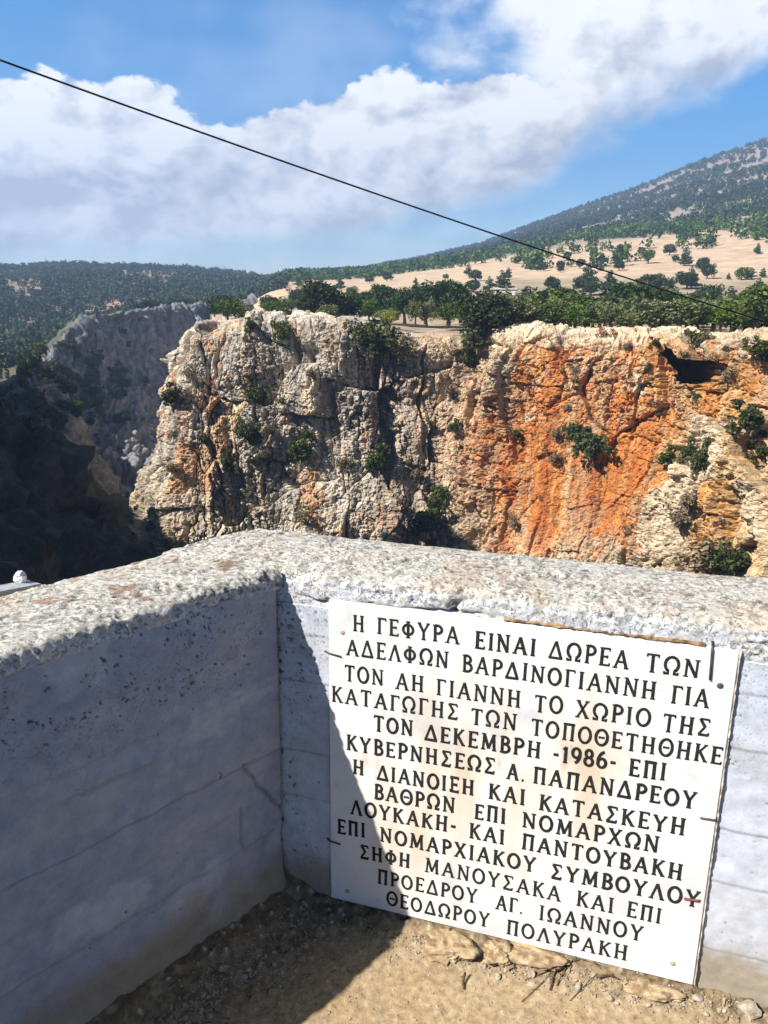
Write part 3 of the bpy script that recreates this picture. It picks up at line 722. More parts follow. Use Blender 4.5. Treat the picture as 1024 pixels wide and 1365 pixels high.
    for zs, am in seams:
        e = z_ - zs - jag - .01 * (u_ - .4) * (zs - .4)
        bd = bd + am * .0022 * sstep(-.003, .003, e) * sstep(.06, 0, e) - am * .0035 * np.exp(-(e / .0025) ** 2) * sstep(-.35, .25, fbm(np.stack([u_ / .03, 0 * u_ + zs * 9, 0 * u_], -1), 3, seed=sd1 + 33))
        dirt = np.maximum(dirt, am * .5 * np.exp(-(e / .003) ** 2))
    if is_left:
        e = z_ - .555 - .03 * (u_ - .44) - .006 * fbm(body / .05, 2, seed=5); kx = sstep(.30, .40, u_) * sstep(.60, .50, u_)     # gouge
        bd = bd + kx * (.006 * sstep(-.002, .012, e) * sstep(.05, .012, e) - .004 * np.exp(-(e / .004) ** 2))
        def crack(p0, p1, wd, dp):
            ax, az_ = p1[0] - p0[0], p1[1] - p0[1]; L2 = ax * ax + az_ * az_
            uu, zz = u_ + .006 * fbm(body / .03, 3, seed=61), z_ + .006 * fbm(body / .03, 3, seed=66)
            q = np.clip(((uu - p0[0]) * ax + (zz - p0[1]) * az_) / L2, 0, 1)
            dd = np.hypot(uu - p0[0] - q * ax, zz - p0[1] - q * az_); return np.exp(-(dd / wd) ** 2) * dp
        ck = crack((.126, .438), (.06, .33), .004, 1) + crack((.06, .33), (.004, .26), .005, 1) + crack((.142, .33), (.135, .215), .003, .8) + crack((.126, .438), (.02, .43), .003, .5) + crack((.13, .62), (.12, .52), .003, .4)
        bd = bd - .006 * np.minimum(ck, 1); dirt = np.maximum(dirt, .5 * np.minimum(ck, 1))
        dent = np.exp(-((u_ - .05) / .05) ** 2 - ((z_ - .18) / .03) ** 2); bd = bd - .010 * dent
        bd = bd + .028 * sstep(.10, -.03, z_ + .03 * fbm(body / .12, 3, seed=71))
    bd = bd - .02 * np.exp(-((u_ - us[0]) / .008) ** 2) * is_left
    body = body + nb_ * bd[..., None]
    bc = np.broadcast_to(np.array([.50, .53, .60]) if not is_left else np.array([.31, .335, .42]), body.shape).copy()  # left wall's whitewash darkened and blued to deepen its shade
    s1 = fbm(body * np.array([1, 1, 1.6]) / .14, 4, seed=sd1 + 40); s2 = fbm(body / .035, 4, seed=sd1 + 44)
    bc = mixc(bc, sstep(-.1, .5, s1) * .4, (.48, .46, .46)); bc = mixc(bc, sstep(.1, .5, -s1) * .35, (.62, .64, .68))
    bc = mixc(bc, pit * .8, (.05, .05, .055)); bc = mixc(bc, np.clip(dirt, 0, .8), (.16, .155, .16))
    bc = mixc(bc, sstep(.3, .55, s2 + .4 * s1) * .35 * near_top, (.2, .2, .2))
    low_ = sstep(.19, .07, z_ + .05 * s1 + .03 * s2); bc = mixc(bc, low_ * .85, (.30, .235, .15))
    bc = np.concatenate([bc, (np.clip(.15 + .65 * near_top * clus, 0, 1) if is_left else np.clip(.05 + .6 * sstep(.2, -.1, u_) + near_top * .4, 0, 1))[..., None]], -1)
    # close the body: back face
    nback = place(us[:, None], np.array([[.31, .31]]), np.array([[zlow, -1.2]]))
    body = np.concatenate([nback[:, ::-1], body], 1) if False else np.concatenate([body, nback], 1)
    bc = np.concatenate([bc, np.broadcast_to(np.array([.4, .38, .34, 0]), nback.shape[:2] + (4,))], 1)
    return body, bc, cop, cc

uR = np.r_[np.arange(-.335, 1.32, .0036), np.arange(1.33, 4.5, .05)]
uL = np.r_[np.arange(.0, 1.05, .0036), np.arange(1.06, 6., .05)]
WALLS = []
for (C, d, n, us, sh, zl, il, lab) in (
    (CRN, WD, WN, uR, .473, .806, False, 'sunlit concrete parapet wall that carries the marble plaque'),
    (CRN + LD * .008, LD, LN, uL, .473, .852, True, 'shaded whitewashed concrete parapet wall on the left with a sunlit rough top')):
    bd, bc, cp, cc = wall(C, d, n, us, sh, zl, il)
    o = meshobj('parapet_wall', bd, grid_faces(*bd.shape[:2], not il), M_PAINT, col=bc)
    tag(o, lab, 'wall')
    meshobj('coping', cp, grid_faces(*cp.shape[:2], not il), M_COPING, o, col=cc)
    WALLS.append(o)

# ------------------------------------------------------------------ floor inside the parapet
fx = np.r_[np.arange(-4, -1.0, .1), np.arange(-1.0, 1.25, .0045), np.arange(1.25, 4.6, .12)]
fy = np.r_[np.arange(-4, .95, .1), np.arange(.95, 1.80, .0045), np.arange(1.82, 2.4, .1)]
FX, FY = np.meshgrid(fx, fy, indexing='ij')
dl_ = (FX - CRN[0]) * LN[0] + (FY - CRN[1]) * LN[1]; dp_ = (FX - CRN[0]) * WN[0] + (FY - CRN[1]) * WN[1]
uW = (FX - CRN[0]) * WD[0] + (FY - CRN[1]) * WD[1]
fl = np.stack([FX, FY, 0 * FX], -1)
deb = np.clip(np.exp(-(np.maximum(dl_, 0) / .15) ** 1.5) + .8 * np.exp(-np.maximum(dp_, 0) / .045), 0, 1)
z = .045 * np.exp(-(np.maximum(dl_, 0) / .06) ** 2) + .02 * np.exp(-np.maximum(dp_, 0) / .04)
z += .006 * fbm(fl / .12, 4, seed=700) + (.0022 + .006 * deb) * fbm(fl / .02, 4, seed=705)
rub = np.exp(-(np.maximum(dp_, 0) / .055) ** 2) * sstep(.05, .25, uW); rn = fbm(fl / .03, 4, seed=708); rb1, rb2, rbi = worley(fl / .028, 709)
z += rub * (.004 + .012 * rn + .010 * (rbi - .5))
w1, w2, wi = worley(fl / .013, 710); z += (.0015 + .006 * deb) * np.maximum(wi - .45, 0) * np.clip(1 - w1 * 1.6, 0, 1) * 2
fl[..., 2] = z
fc2 = np.broadcast_to(np.array([.38, .28, .165]), fl.shape).copy()
r1 = fbm(fl / .10, 4, seed=720); r2 = fbm(fl / .018, 4, seed=725)
fc2 = mixc(fc2, sstep(-.1, .5, r1) * .5, (.44, .34, .225)); fc2 = mixc(fc2, sstep(.1, .5, -r1) * .4, (.36, .25, .14)); fc2 = mixc(fc2, sstep(.25, .5, r2) * .45, (.3, .22, .14))
fc2 = mixc(fc2, rub * sstep(-.05, -.35, rn) * .85, (.07, .05, .032)); fc2 = mixc(fc2, rub * sstep(.05, .4, rn) * .4, (.50, .42, .31)); fc2 = mixc(fc2, (1 - sstep(.0, .12, rb2 - rb1)) * rub * .5, (.12, .085, .05))
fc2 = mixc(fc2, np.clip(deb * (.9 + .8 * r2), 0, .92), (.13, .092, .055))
fc2 = mixc(fc2, (wi > .86) * np.clip(1.4 - w1 * 3, 0, 1) * (.35 + .5 * deb), (.62, .56, .47))
fc2 = mixc(fc2, sstep(.98, .80, FY + .05 * r1), (.085, .08, .075))  # out-of-view floor darkened to cut light bouncing onto the walls
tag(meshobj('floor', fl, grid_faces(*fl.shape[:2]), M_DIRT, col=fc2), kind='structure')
def floor_z(x, y):
    i = int(np.clip(np.searchsorted(fx, x), 0, len(fx) - 1)); j = int(np.clip(np.searchsorted(fy, y), 0, len(fy) - 1)); return float(fl[i, j, 2])

def lump_col(V, seed, c1, c2, s):
    return mixc(np.broadcast_to(np.array(c1), V.shape).copy(), sstep(-.2, .4, fbm(V / s, 3, seed=seed)), c2)
# ------------------------------------------------------------------ marble plaque with its inscription
PO = np.array([0, 1.6]) + WD * -.13
PZ, PW, PH = .027, .864, .810
PN3 = np.array([WN[0], WN[1], 0])
def plaque_uv(x, y):
    d = ray(x, y); t = (np.array([0, 1.6]) @ WN) / (d[:2] @ WN); q = CAM + d * t
    return (q[:2] - PO) @ WD, q[2] - PZ
m, nb = new_mat('white_marble'); P_ = nb.n('TexCoord').outputs['Object']
def marble():
    xyz = nb.n('SeparateXYZ', {0: P_}).outputs; st = nb.n('VectorMath', {0: P_, 1: (1, 1, .22)}, operation='MULTIPLY').outputs[0]
    v = nb.noise(P_, 5, 6, .6, 1.2); c = nb.mix(nb.ramp(v, .48, .70), (.775, .76, .725), (.60, .605, .62))
    c = nb.mix(nb.math('MULTIPLY', nb.ramp(nb.noise(P_, 26, 4, .6), .60, .75), .35), c, (.45, .46, .50))
    def g(cx, cz, rx, rz):
        a = nb.math('DIVIDE', nb.math('SUBTRACT', xyz[0], cx), rx); b_ = nb.math('DIVIDE', nb.math('SUBTRACT', xyz[2], cz), rz)
        return nb.math('EXPONENT', nb.math('MULTIPLY', nb.math('ADD', nb.math('MULTIPLY', a, a), nb.math('MULTIPLY', b_, b_)), -1))
    s = nb.ramp(nb.noise(st, 14, 5, .6), .36, .64)
    z1 = nb.math('MAXIMUM', nb.math('MAXIMUM', g(.33, .42, .16, .22), g(.58, .47, .10, .20)), nb.math('MAXIMUM', g(.20, .30, .10, .22), g(.45, .20, .10, .08)))
    c = nb.mix(nb.math('MULTIPLY', nb.math('MULTIPLY', s, z1), .72), c, (.58, .42, .25))
    s2 = nb.ramp(nb.noise(st, 30, 4, .6), .50, .72)
    z2 = nb.math('MAXIMUM', g(.105, .36, .03, .10), nb.math('MAXIMUM', g(.41, .40, .03, .14), g(.57, .52, .06, .04)))
    c = nb.mix(nb.math('MULTIPLY', nb.math('MULTIPLY', s2, z2), .8), c, (.42, .22, .10))
    return c, v
c, v = marble()
M_MARBLE = finish(m, nb, c, .38, nb.noise(P_, 40, 3, .5), .12, .0008, .45)
M_INK = simple_mat('black_letter_paint', (.005, .005, .006), (.04, .038, .036), 210, .7, .6, .0006)
rzp = math.atan2(WD[1], WD[0])
mb = MB(); mb.box((PW / 2, .011, PH / 2), (PW, .022, PH), bev=.0018)
plaque = mb.build('marble_plaque', M_MARBLE)
plaque.location = (PO[0], PO[1], PZ); plaque.rotation_euler = (0, 0, rzp)
tag(plaque, 'white marble plaque with black engraved Greek capitals fixed to the sunlit parapet', 'plaque')

def arc(cx, cy, rx, ry, a0, a1, n=14):
    return [(cx + rx * math.cos(math.radians(a0 + (a1 - a0) * k / n)), cy + ry * math.sin(math.radians(a0 + (a1 - a0) * k / n))) for k in range(n + 1)]
HS = lambda x, y=0, h=.13: ('s', [(x - h, y), (x + h, y)])
VS = lambda x, y, h=.1, dx=0.: ('s', [(x + dx, y - h), (x, y + h)])
T_, t_ = 'T', 't'
def stem(x, k=T_): return [(k, [(x, .03), (x, .97)]), HS(x, .035), HS(x, .965)]
G = {
 'Α': (.86, [(t_, [(.10, .03), (.42, .98)]), (T_, [(.42, .99), (.76, .03)]), (t_, [(.22, .36), (.63, .36)]), HS(.10, .035), HS(.76, .035)]),
 'Β': (.66, stem(.16) + [(T_, [(.16, .955)] + arc(.30, .745, .24, .21, 90, -90) + [(.16, .535)]), (T_, [(.16, .52)] + arc(.32, .285, .29, .24, 90, -90) + [(.16, .045)])]),
 'Γ': (.62, stem(.16) + [(t_, [(.16, .955), (.58, .955)]), VS(.575, .90, .07, .02)]),
 'Δ': (.86, [(t_, [(.08, .05), (.42, .98)]), (T_, [(.42, .99), (.78, .05)]), (T_, [(.03, .055), (.83, .055)])]),
 'Ε': (.66, stem(.16) + [(t_, [(.16, .955), (.60, .955)]), (t_, [(.16, .51), (.48, .51)]), (t_, [(.16, .05), (.62, .05)]), VS(.595, .90, .07), VS(.48, .51, .08), VS(.615, .11, .07)]),
 'Η': (.84, stem(.17) + stem(.67) + [(t_, [(.17, .5), (.67, .5)])]),
 'Θ': (.84, [(T_, arc(.42, .5, .36, .46, 0, 360, 28)), (t_, [(.28, .5), (.56, .5)]), VS(.28, .5, .06), VS(.56, .5, .06)]),
 'Ι': (.34, stem(.17)),
 'Κ': (.76, stem(.16) + [(t_, [(.16, .42), (.62, .95)]), (T_, [(.30, .58), (.66, .04)]), HS(.62, .955, .1), HS(.67, .035, .12)]),
 'Λ': (.84, [(t_, [(.10, .03), (.41, .98)]), (T_, [(.41, .99), (.74, .03)]), HS(.10, .035), HS(.74, .035)]),
 'Μ': (1.0, [(t_, [(.14, .03), (.20, .96)]), (T_, [(.20, .97), (.50, .12)]), (t_, [(.50, .12), (.80, .97)]), (T_, [(.80, .96), (.86, .03)]), HS(.14, .035), HS(.86, .035), HS(.15, .965, .09), HS(.85, .965, .09)]),
 'Ν': (.86, [(t_, [(.15, .03), (.15, .96)]), (T_, [(.15, .96), (.70, .03)]), (t_, [(.70, .03), (.70, .96)]), HS(.15, .035), HS(.12, .965, .1), HS(.70, .965)]),
 'Ξ': (.70, [(T_, [(.10, .94), (.62, .94)]), (T_, [(.2, .5), (.52, .5)]), (T_, [(.08, .06), (.64, .06)]), (t_, [(.2, .06), (.2, .94)]), VS(.10, .90, .08), VS(.62, .90, .08), VS(.52, .5, .09), VS(.08, .1, .08), VS(.64, .1, .08)]),
 'Ο': (.84, [(T_, arc(.42, .5, .35, .46, 0, 360, 28))]),
 'Π': (.82, stem(.17) + stem(.65) + [(T_, [(.10, .955), (.72, .955)])]),
 'Ρ': (.66, stem(.16) + [(T_, [(.16, .955)] + arc(.31, .725, .28, .235, 90, -90) + [(.16, .49)])]),
 'Σ': (.74, [(t_, [(.12, .95), (.62, .95)]), (T_, [(.13, .94), (.42, .52)]), (t_, [(.42, .52), (.10, .07)]), (T_, [(.09, .06), (.64, .06)]), VS(.62, .88, .08, .02), VS(.65, .13, .08)]),
 'Τ': (.76, stem(.38) + [(t_, [(.06, .955), (.70, .955)]), VS(.065, .90, .07), VS(.695, .90, .07)]),
 'Υ': (.80, [(T_, [(.10, .95), (.40, .46)]), (t_, [(.40, .46), (.70, .95)]), (T_, [(.40, .48), (.40, .03)]), HS(.40, .035), HS(.11, .96, .11), HS(.69, .96, .11)]),
 'Φ': (.86, stem(.43) + [(T_, arc(.43, .5, .33, .29, 0, 360, 26))]),
 'Χ': (.80, [(T_, [(.12, .96), (.68, .04)]), (t_, [(.66, .96), (.12, .04)]), HS(.13, .96, .12), HS(.66, .96, .12), HS(.12, .04, .12), HS(.68, .04, .12)]),
 'Ω': (.90, [(T_, arc(.45, .56, .36, .40, -60, 240, 26)), (T_, [(.64, .19), (.60, .06), (.84, .06)]), (T_, [(.26, .19), (.30, .06), (.06, .06)]), VS(.83, .10, .06), VS(.07, .10, .06)]),
 '1': (.40, [(T_, [(.22, .03), (.22, .97)]), (t_, [(.22, .97), (.06, .80)]), HS(.22, .035)]),
 '9': (.62, [(T_, arc(.31, .68, .24, .28, 0, 360, 20)), (T_, arc(.11, .60, .44, .55, 12, -68, 10))]),
 '8': (.62, [(T_, arc(.31, .73, .20, .22, 0, 360, 20)), (T_, arc(.31, .27, .25, .24, 0, 360, 20))]),
 '6': (.62, [(T_, arc(.31, .30, .25, .26, 0, 360, 20)), (T_, arc(.54, .36, .48, .62, 105, 186, 10))]),
 '-': (.40, [(T_, [(.06, .42), (.34, .42)])]),
 '.': (.26, [('d', [(.08, .07), (.18, .07)])]),
}
LINES = [
 [('Η', 470.5, 841, 485.7, 842.5), ('ΓΕΦΥΡΑ', 502.7, 845, 612, 859.5), ('*ΕΙΝΑΙ', 632.8, 864, 713.6, 875), ('ΔΩΡΕΑ', 730.8, 877, 837, 892.4), ('ΤΩΝ', 859.7, 895.6, 931.5, 904)],
 [('ΑΔΕΛΦΩΝ', 462, 873, 597.6, 890.8), ('ΒΑΡΔΙΝΟΓΙΑΝΝΗ', 616, 895, 873.5, 933.4), ('ΓΙΑ', 894, 937, 944, 944)],
 [('ΤΟΝ', 459.3, 907.5, 511.5, 914), ('ΑΗ', 527.6, 918.3, 564.8, 923), ('ΓΙΑΝΝΗ', 581.8, 926.5, 693.7, 944), ('ΤΟ', 711.7, 949, 749.8, 951.5), ('ΧΩΡΙΟ', 766.8, 956, 866.4, 969.5), ('ΤΗΣ', 881.7, 975.3, 946, 982)],
 [('ΚΑΤΑΓΩΓΗΣ', 442.3, 935.3, 611, 960.2), ('ΤΩΝ', 627, 965.5, 688.4, 974), ('ΤΟΠΟΘΕΤΗΘΗΚΕ', 707.3, 979.7, 961.6, 1020)],
 [('*ΤΟΝ', 498, 974.8, 550.7, 981.3), ('*ΔΕΚΕΜΒΡΗ', 565.7, 986, 720, 1011.5), ('*-1986-', 736.6, 1014.5, 820.7, 1026.6), ('*ΕΠΙ', 837.7, 1034, 886.6, 1040.6)],
 [('*ΚΥΒΕΡΝΗΣΕΩΣ', 462.2, 999.7, 660, 1032.6), ('*Α.', 675.5, 1037.8, 699, 1042), ('*ΠΑΠΑΝΔΡΕΟΥ', 710.3, 1044, 927, 1079)],
 [('*Η', 470.4, 1031.6, 485, 1033), ('*ΔΙΑΝΟΙΞΗ', 502.4, 1039, 631.6, 1060.6), ('*ΚΑΙ', 651.2, 1064.5, 699.6, 1073.8), ('*ΚΑΤΑΣΚΕΥΗ', 718.2, 1079.5, 912.4, 1114)],
 [('*ΒΑΘΡΩΝ', 498.9, 1064.5, 606.4, 1084.4), ('*ΕΠΙ', 632.2, 1091.4, 673.8, 1098.7), ('*ΝΟΜΑΡΧΩΝ', 696, 1102.5, 877.3, 1137.6)],
 [('*ΛΟΥΚΑΚΗ-', 467.5, 1085, 608, 1111), ('*ΚΑΙ', 625.4, 1116.6, 672.3, 1126), ('*ΠΑΝΤΟΥΒΑΚΗ', 695, 1131.3, 908.6, 1174)],
 [('*ΕΠΙ', 450, 1110.8, 487, 1116.6), ('*ΝΟΜΑΡΧΙΑΚΟΥ', 506.8, 1121.6, 713.6, 1163.5), ('*ΣΥΜΒΟΥΛΟΥ', 733.7, 1170.4, 931.5, 1210)],
 [('*ΣΗΦΗ', 479.8, 1143.6, 546.3, 1157.3), ('ΜΑΝΟΥΣΑΚΑ', 566.2, 1162, 746.9, 1202), ('ΚΑΙ', 768, 1207, 817.2, 1217.9), ('ΕΠΙ', 834.8, 1221.7, 880.2, 1232)],
 [('ΠΡΟΕΔΡΟΥ', 503.2, 1177.3, 636, 1204.5), ('ΑΓ.', 660.9, 1211.5, 696.6, 1219), ('ΙΩΑΝΝΟΥ', 718.2, 1226, 855.9, 1255.4)],
 [('ΘΕΟΔΩΡΟΥ', 515.6, 1206, 651.8, 1236.7), ('ΠΟΛΥΡΑΚΗ', 674.7, 1244.7, 835.4, 1281)],
]
rg = random.Random(4)
def stroke(mbx, pts, wid, lift):
    """flat ribbon of painted letter, a fraction of a millimetre proud of the marble"""
    n = len(pts); closed = n > 3 and math.dist(pts[0], pts[-1]) < 1e-6
    V = []; Fc = []
    for i, p in enumerate(pts):
        if closed: a, c_ = pts[(i - 1) % (n - 1)], pts[(i + 1) % (n - 1)]
        else: a, c_ = pts[max(i - 1, 0)], pts[min(i + 1, n - 1)]
        tx, ty = c_[0] - a[0], c_[1] - a[1]; L = math.hypot(tx, ty) or 1; tx, ty = tx / L, ty / L
        ww = wid * (1 + rg.uniform(-.07, .07)) / 2
        ex = 0 if closed else (-.12 * wid if i == 0 else .12 * wid if i == n - 1 else 0)
        for s in (-1, 1): V.append((p[0] + tx * ex - ty * ww * s, -lift, p[1] + ty * ex + tx * ww * s))
    k = len(V)
    V += [(x, .001, zz) for x, y, zz in V]
    for i in range(n - 1):
        Fc += [(2 * i, 2 * i + 1, 2 * i + 3, 2 * i + 2), (2 * i, 2 * i + 2, k + 2 * i + 2, k + 2 * i), (2 * i + 1, k + 2 * i + 1, k + 2 * i + 3, 2 * i + 3)]
    mbx.add(V, Fc)
CAP = .0405
for words in LINES:
    for wd, x0, y0, x1, y1 in words:
        mb = MB()
        bold = wd[0] == '*'; wd = wd.lstrip('*')
        u0, v0 = plaque_uv(x0, y0); u1, v1 = plaque_uv(x1, y1)
        tot = sum(G[ch][0] for ch in wd) + .20 * (len(wd) - 1)
        sx = (u1 - u0) / tot; pos = 0.
        for ch in wd:
            gw, st = G[ch]
            f0 = (pos + gw / 2) / tot; ub = u0 + pos * sx; vb = v0 + (v1 - v0) * f0 + rg.uniform(-.0006, .0006)
            cap = CAP * (1 + rg.uniform(-.03, .03)); sk = rg.uniform(-.02, .02)
            for kind, pts in st:
                wdt = {'T': .165, 't': .122, 's': .085, 'd': .15}[kind] * (1.08 if bold else .96) * CAP
                q = [(ub + (px + sk * py) * sx, vb + py * cap) for px, py in pts]
                stroke(mb, q, wdt, .0004 + rg.random() * .00012)
            pos += gw + .20
        mb.build('inscription_word', M_INK, plaque)
def joint(p0, p1, wd, seed, c1, c2, depth=.006):
    n_ = int(math.dist(p0, p1) / .003); k_ = np.linspace(0, 1, n_)[:, None]; a_ = np.linspace(-1, 1, 9)[None, :]
    tx, tz = (p1[0] - p0[0]) / math.dist(p0, p1), (p1[1] - p0[1]) / math.dist(p0, p1)
    cu, cz = p0[0] + (p1[0] - p0[0]) * k_, p0[1] + (p1[1] - p0[1]) * k_
    q = np.stack([cu + 0 * a_, 0 * k_ + 0 * a_, cz + 0 * a_], -1)
    wv = wd * (.62 + .7 * fbm(q / .03, 3, seed=seed))
    V = np.stack([cu - tz * a_ * wv, depth - .007 * (1 - a_ ** 2) + .004 * fbm(np.stack([cu + a_ * .01, cz + a_ * .013, 0 * cu + 0 * a_], -1) / .008, 3, seed=seed + 2), cz + tx * a_ * wv], -1)
    o = meshobj('mortar_joint', V, grid_faces(n_, 9), M_DIRT, plaque, col=lump_col(V.reshape(-1, 3), seed + 4, c1, c2, .012))
joint((PW + .003, .0), (PW + .002, PH), .0030, 950, (.54, .50, .43), (.42, .35, .26))
joint((.40, PH + .004), (.80, PH + .003), .0065, 960, (.34, .22, .12), (.12, .07, .04))
M_IRON = simple_mat('dark_iron', (.03, .028, .027), (.10, .08, .07), 120, .6, .4, .0006, .4)
M_RUSTY = simple_mat('rusty_iron', (.10, .045, .025), (.22, .10, .05), 150, .85, .4, .0006)
M_BRASS = simple_mat('weathered_fixing', (.34, .27, .17), (.52, .44, .32), 200, .6, .4, .0005, .4)
for pts, r, mt in (([(-.012, .004, .679), (.0, -.0018, .678), (.030, -.0022, .674)], .0019, M_IRON), ([(-.010, .004, .170), (0, -.002, .169), (.028, -.0022, .166)], .0021, M_IRON),
                   ([(.832, -.002, .4265), (.862, -.003, .4285), (.868, .004, .436), (.874, .012, .434)], .0020, M_IRON), ([(.822, -.002, .2215), (.850, -.0025, .2235), (.868, .012, .2255)], .0025, M_RUSTY),
                   ([(.813, .006, .822), (.8135, -.0026, .808), (.8165, -.0024, .742)], .0024, M_IRON)):
    mb = MB(); mb.tube(pts, r, 8); mb.build('clamp', mt, plaque, True)
for u, v, r, mt in ((.034, .734, .0058, M_BRASS), (.045, .032, .0068, M_BRASS), (.817, .046, .0062, M_BRASS), (.837, .731, .0065, M_IRON)):  # the dark iron one is a disc standing for an empty hole
    mb = MB(); th8 = [2 * math.pi * k / 14 for k in range(14)]
    ring = [(u + r * math.cos(q), -.0004, v + r * math.sin(q)) for q in th8]; ring2 = [(u + r * .8 * math.cos(q), -.0014, v + r * .8 * math.sin(q)) for q in th8]
    mb.add(ring + ring2 + [(u, -.0017, v)], [(k, (k + 1) % 14, 14 + (k + 1) % 14, 14 + k) for k in range(14)] + [(14 + k, 14 + (k + 1) % 14, 28) for k in range(14)])
    mb.build('screw_or_hole', mt, plaque, True)

# ------------------------------------------------------------------ rubble, pebbles and twigs on the floor
def lump(rad, seed, sub=4, rough=.28, scale=(1, 1, 1)):
    import bmesh
    bm = bmesh.new(); bmesh.ops.create_icosphere(bm, subdivisions=sub, radius=1)
    V = np.array([v.co for v in bm.verts]); bm.verts.index_update(); Fc = np.array([[v.index for v in f.verts] for f in bm.faces]); bm.free()
    w1, w2, wi = worley(V * 1.4 + seed * 3.7, seed)
    d = 1 + rough * (fbm(V * 1.1 + seed, 4, seed=seed) + .8 * (wi - .5) + .25 * fbm(V * 5 + seed, 3, seed=seed + 5))
    return V * d[:, None] * rad * np.array(scale), Fc
def floor_hit(x, y, z=0.):
    d = ray(x, y); return CAM + d * ((z - CAMZ) / d[2])
CHUNKS = [(600, 1262, (.058, .040, .017), 'crumbling mortar lump under the plaque at the tip of the shadow'),
          (668, 1272, (.036, .032, .015), 'narrow broken mortar lump below the plaque beside a dark gap'),
          (722, 1276, (.070, .034, .014), 'long pale mortar block under the middle of the plaque'),
          (868, 1318, (.060, .024, .010), 'low flat mortar lump under the right end of the plaque')]
for k, (x, y, sc_, lab) in enumerate(CHUNKS):
    V, Fc = lump(1., 30 + k, 5, .55); V = V * np.array(sc_)
    p = floor_hit(x, y + 6, .004)
    o = meshobj('mortar_lump', V, Fc, M_DIRT, smooth=True, col=lump_col(V, 60 + k, (.44, .33, .20), (.26, .175, .10), .012))
    o.location = (p[0], p[1], floor_z(p[0], p[1]) + sc_[2] * .35); o.rotation_euler = (0, 0, rzp)
    tag(o, lab, 'mortar lump')
STONES = [(297, 1297, .010, 'largest pale stone in the dark dirt along the left wall'), (1000, 1352, .022, 'grey angular stone at the right edge where wall meets floor'), (930, 1338, .010, 'small tan stone just right of the plaque corner on the floor'), (770, 1318, .009, 'whitish stone in the rubble strip under the plaque')]
PROTO = []
for k in range(5):
    V, Fc = lump(1., 80 + k, 2, .35, (1.15, .9, .7))
    PROTO.append((V, Fc, lump_col(V, 90 + k, (.44, .38, .30), (.30, .24, .17), .6)))
pm = []
for k, (V, Fc, cc) in enumerate(PROTO):
    o = meshobj('pebble', V, Fc, M_DIRT, smooth=False, col=cc); pm.append(o.data); bpy.data.objects.remove(o)
def pebble(x, y, r, name, lab, cat, group=None):
    p = floor_hit(x, y); o = bpy.data.objects.new(name, pm[rg.randrange(5)]); o.scale = (r,) * 3
    o.location = (p[0], p[1], floor_z(p[0], p[1]) + r * .3); o.rotation_euler = (rg.uniform(-.4, .4), rg.uniform(-.4, .4), rg.uniform(0, 6.3)); link(o)
    return tag(o, lab, cat, group)
for x, y, r, lab in STONES: pebble(x, y, r, 'stone', lab, 'stone')
for k in range(64):
    q = rg.random()
    if q < .62:   # along the left wall
        t = rg.random(); x, y = 205 + 190 * t + abs(rg.gauss(0, 42)), 1362 - 145 * t + abs(rg.gauss(0, 10))
        if y > 1364: y = 1360
        lab, gr = 'small pebble in the dark dirt along the shaded left wall', 'pebbles along the left wall'
    else:
        t = rg.random(); x, y = 600 + 370 * t, 1275 + 75 * t + abs(rg.gauss(0, 9)); lab, gr = 'small pebble in the sunlit rubble below the plaque', 'pebbles below the plaque'
    pebble(x, y, rg.choice((.0025, .003, .0035, .005, .0065)) * (.8 + .4 * rg.random()), 'pebble', lab, 'pebble', gr)
# countless grit
gv, gf = [], []
V0, F0, _ = PROTO[0]
for k in range(2600):
    if rg.random() < .55: t = rg.random(); x, y = 190 + 210 * t + abs(rg.gauss(0, 60)), 1364 - 150 * t + rg.gauss(0, 12)
    elif rg.random() < .7: t = rg.random(); x, y = 480 + 520 * t, 1235 + 110 * t + abs(rg.gauss(0, 14))
    else: x, y = rg.uniform(250, 1000), rg.uniform(1260, 1364)
    p = floor_hit(x, min(y, 1364)); r = rg.choice((.001, .0013, .0018, .0024))
    a = rg.uniform(0, 6.3); R3 = np.array([[math.cos(a), -math.sin(a), 0], [math.sin(a), math.cos(a), 0], [0, 0, 1]])
    gf.append(F0 + len(gv) * len(V0)); gv.append(V0 @ R3.T * r + np.array([p[0], p[1], floor_z(p[0], p[1]) + r * .4]))
GV = np.concatenate(gv)
tag(meshobj('gravel', GV, np.concatenate(gf), M_DIRT, smooth=False, col=lump_col(GV, 99, (.42, .35, .26), (.16, .12, .08), .006)), 'fine grit scattered over the floor along the foot of the walls', 'gravel', kind='stuff')
M_TWIG = simple_mat('dead_twig', (.05, .03, .018), (.16, .09, .05), 120, .9, .3, .0005)
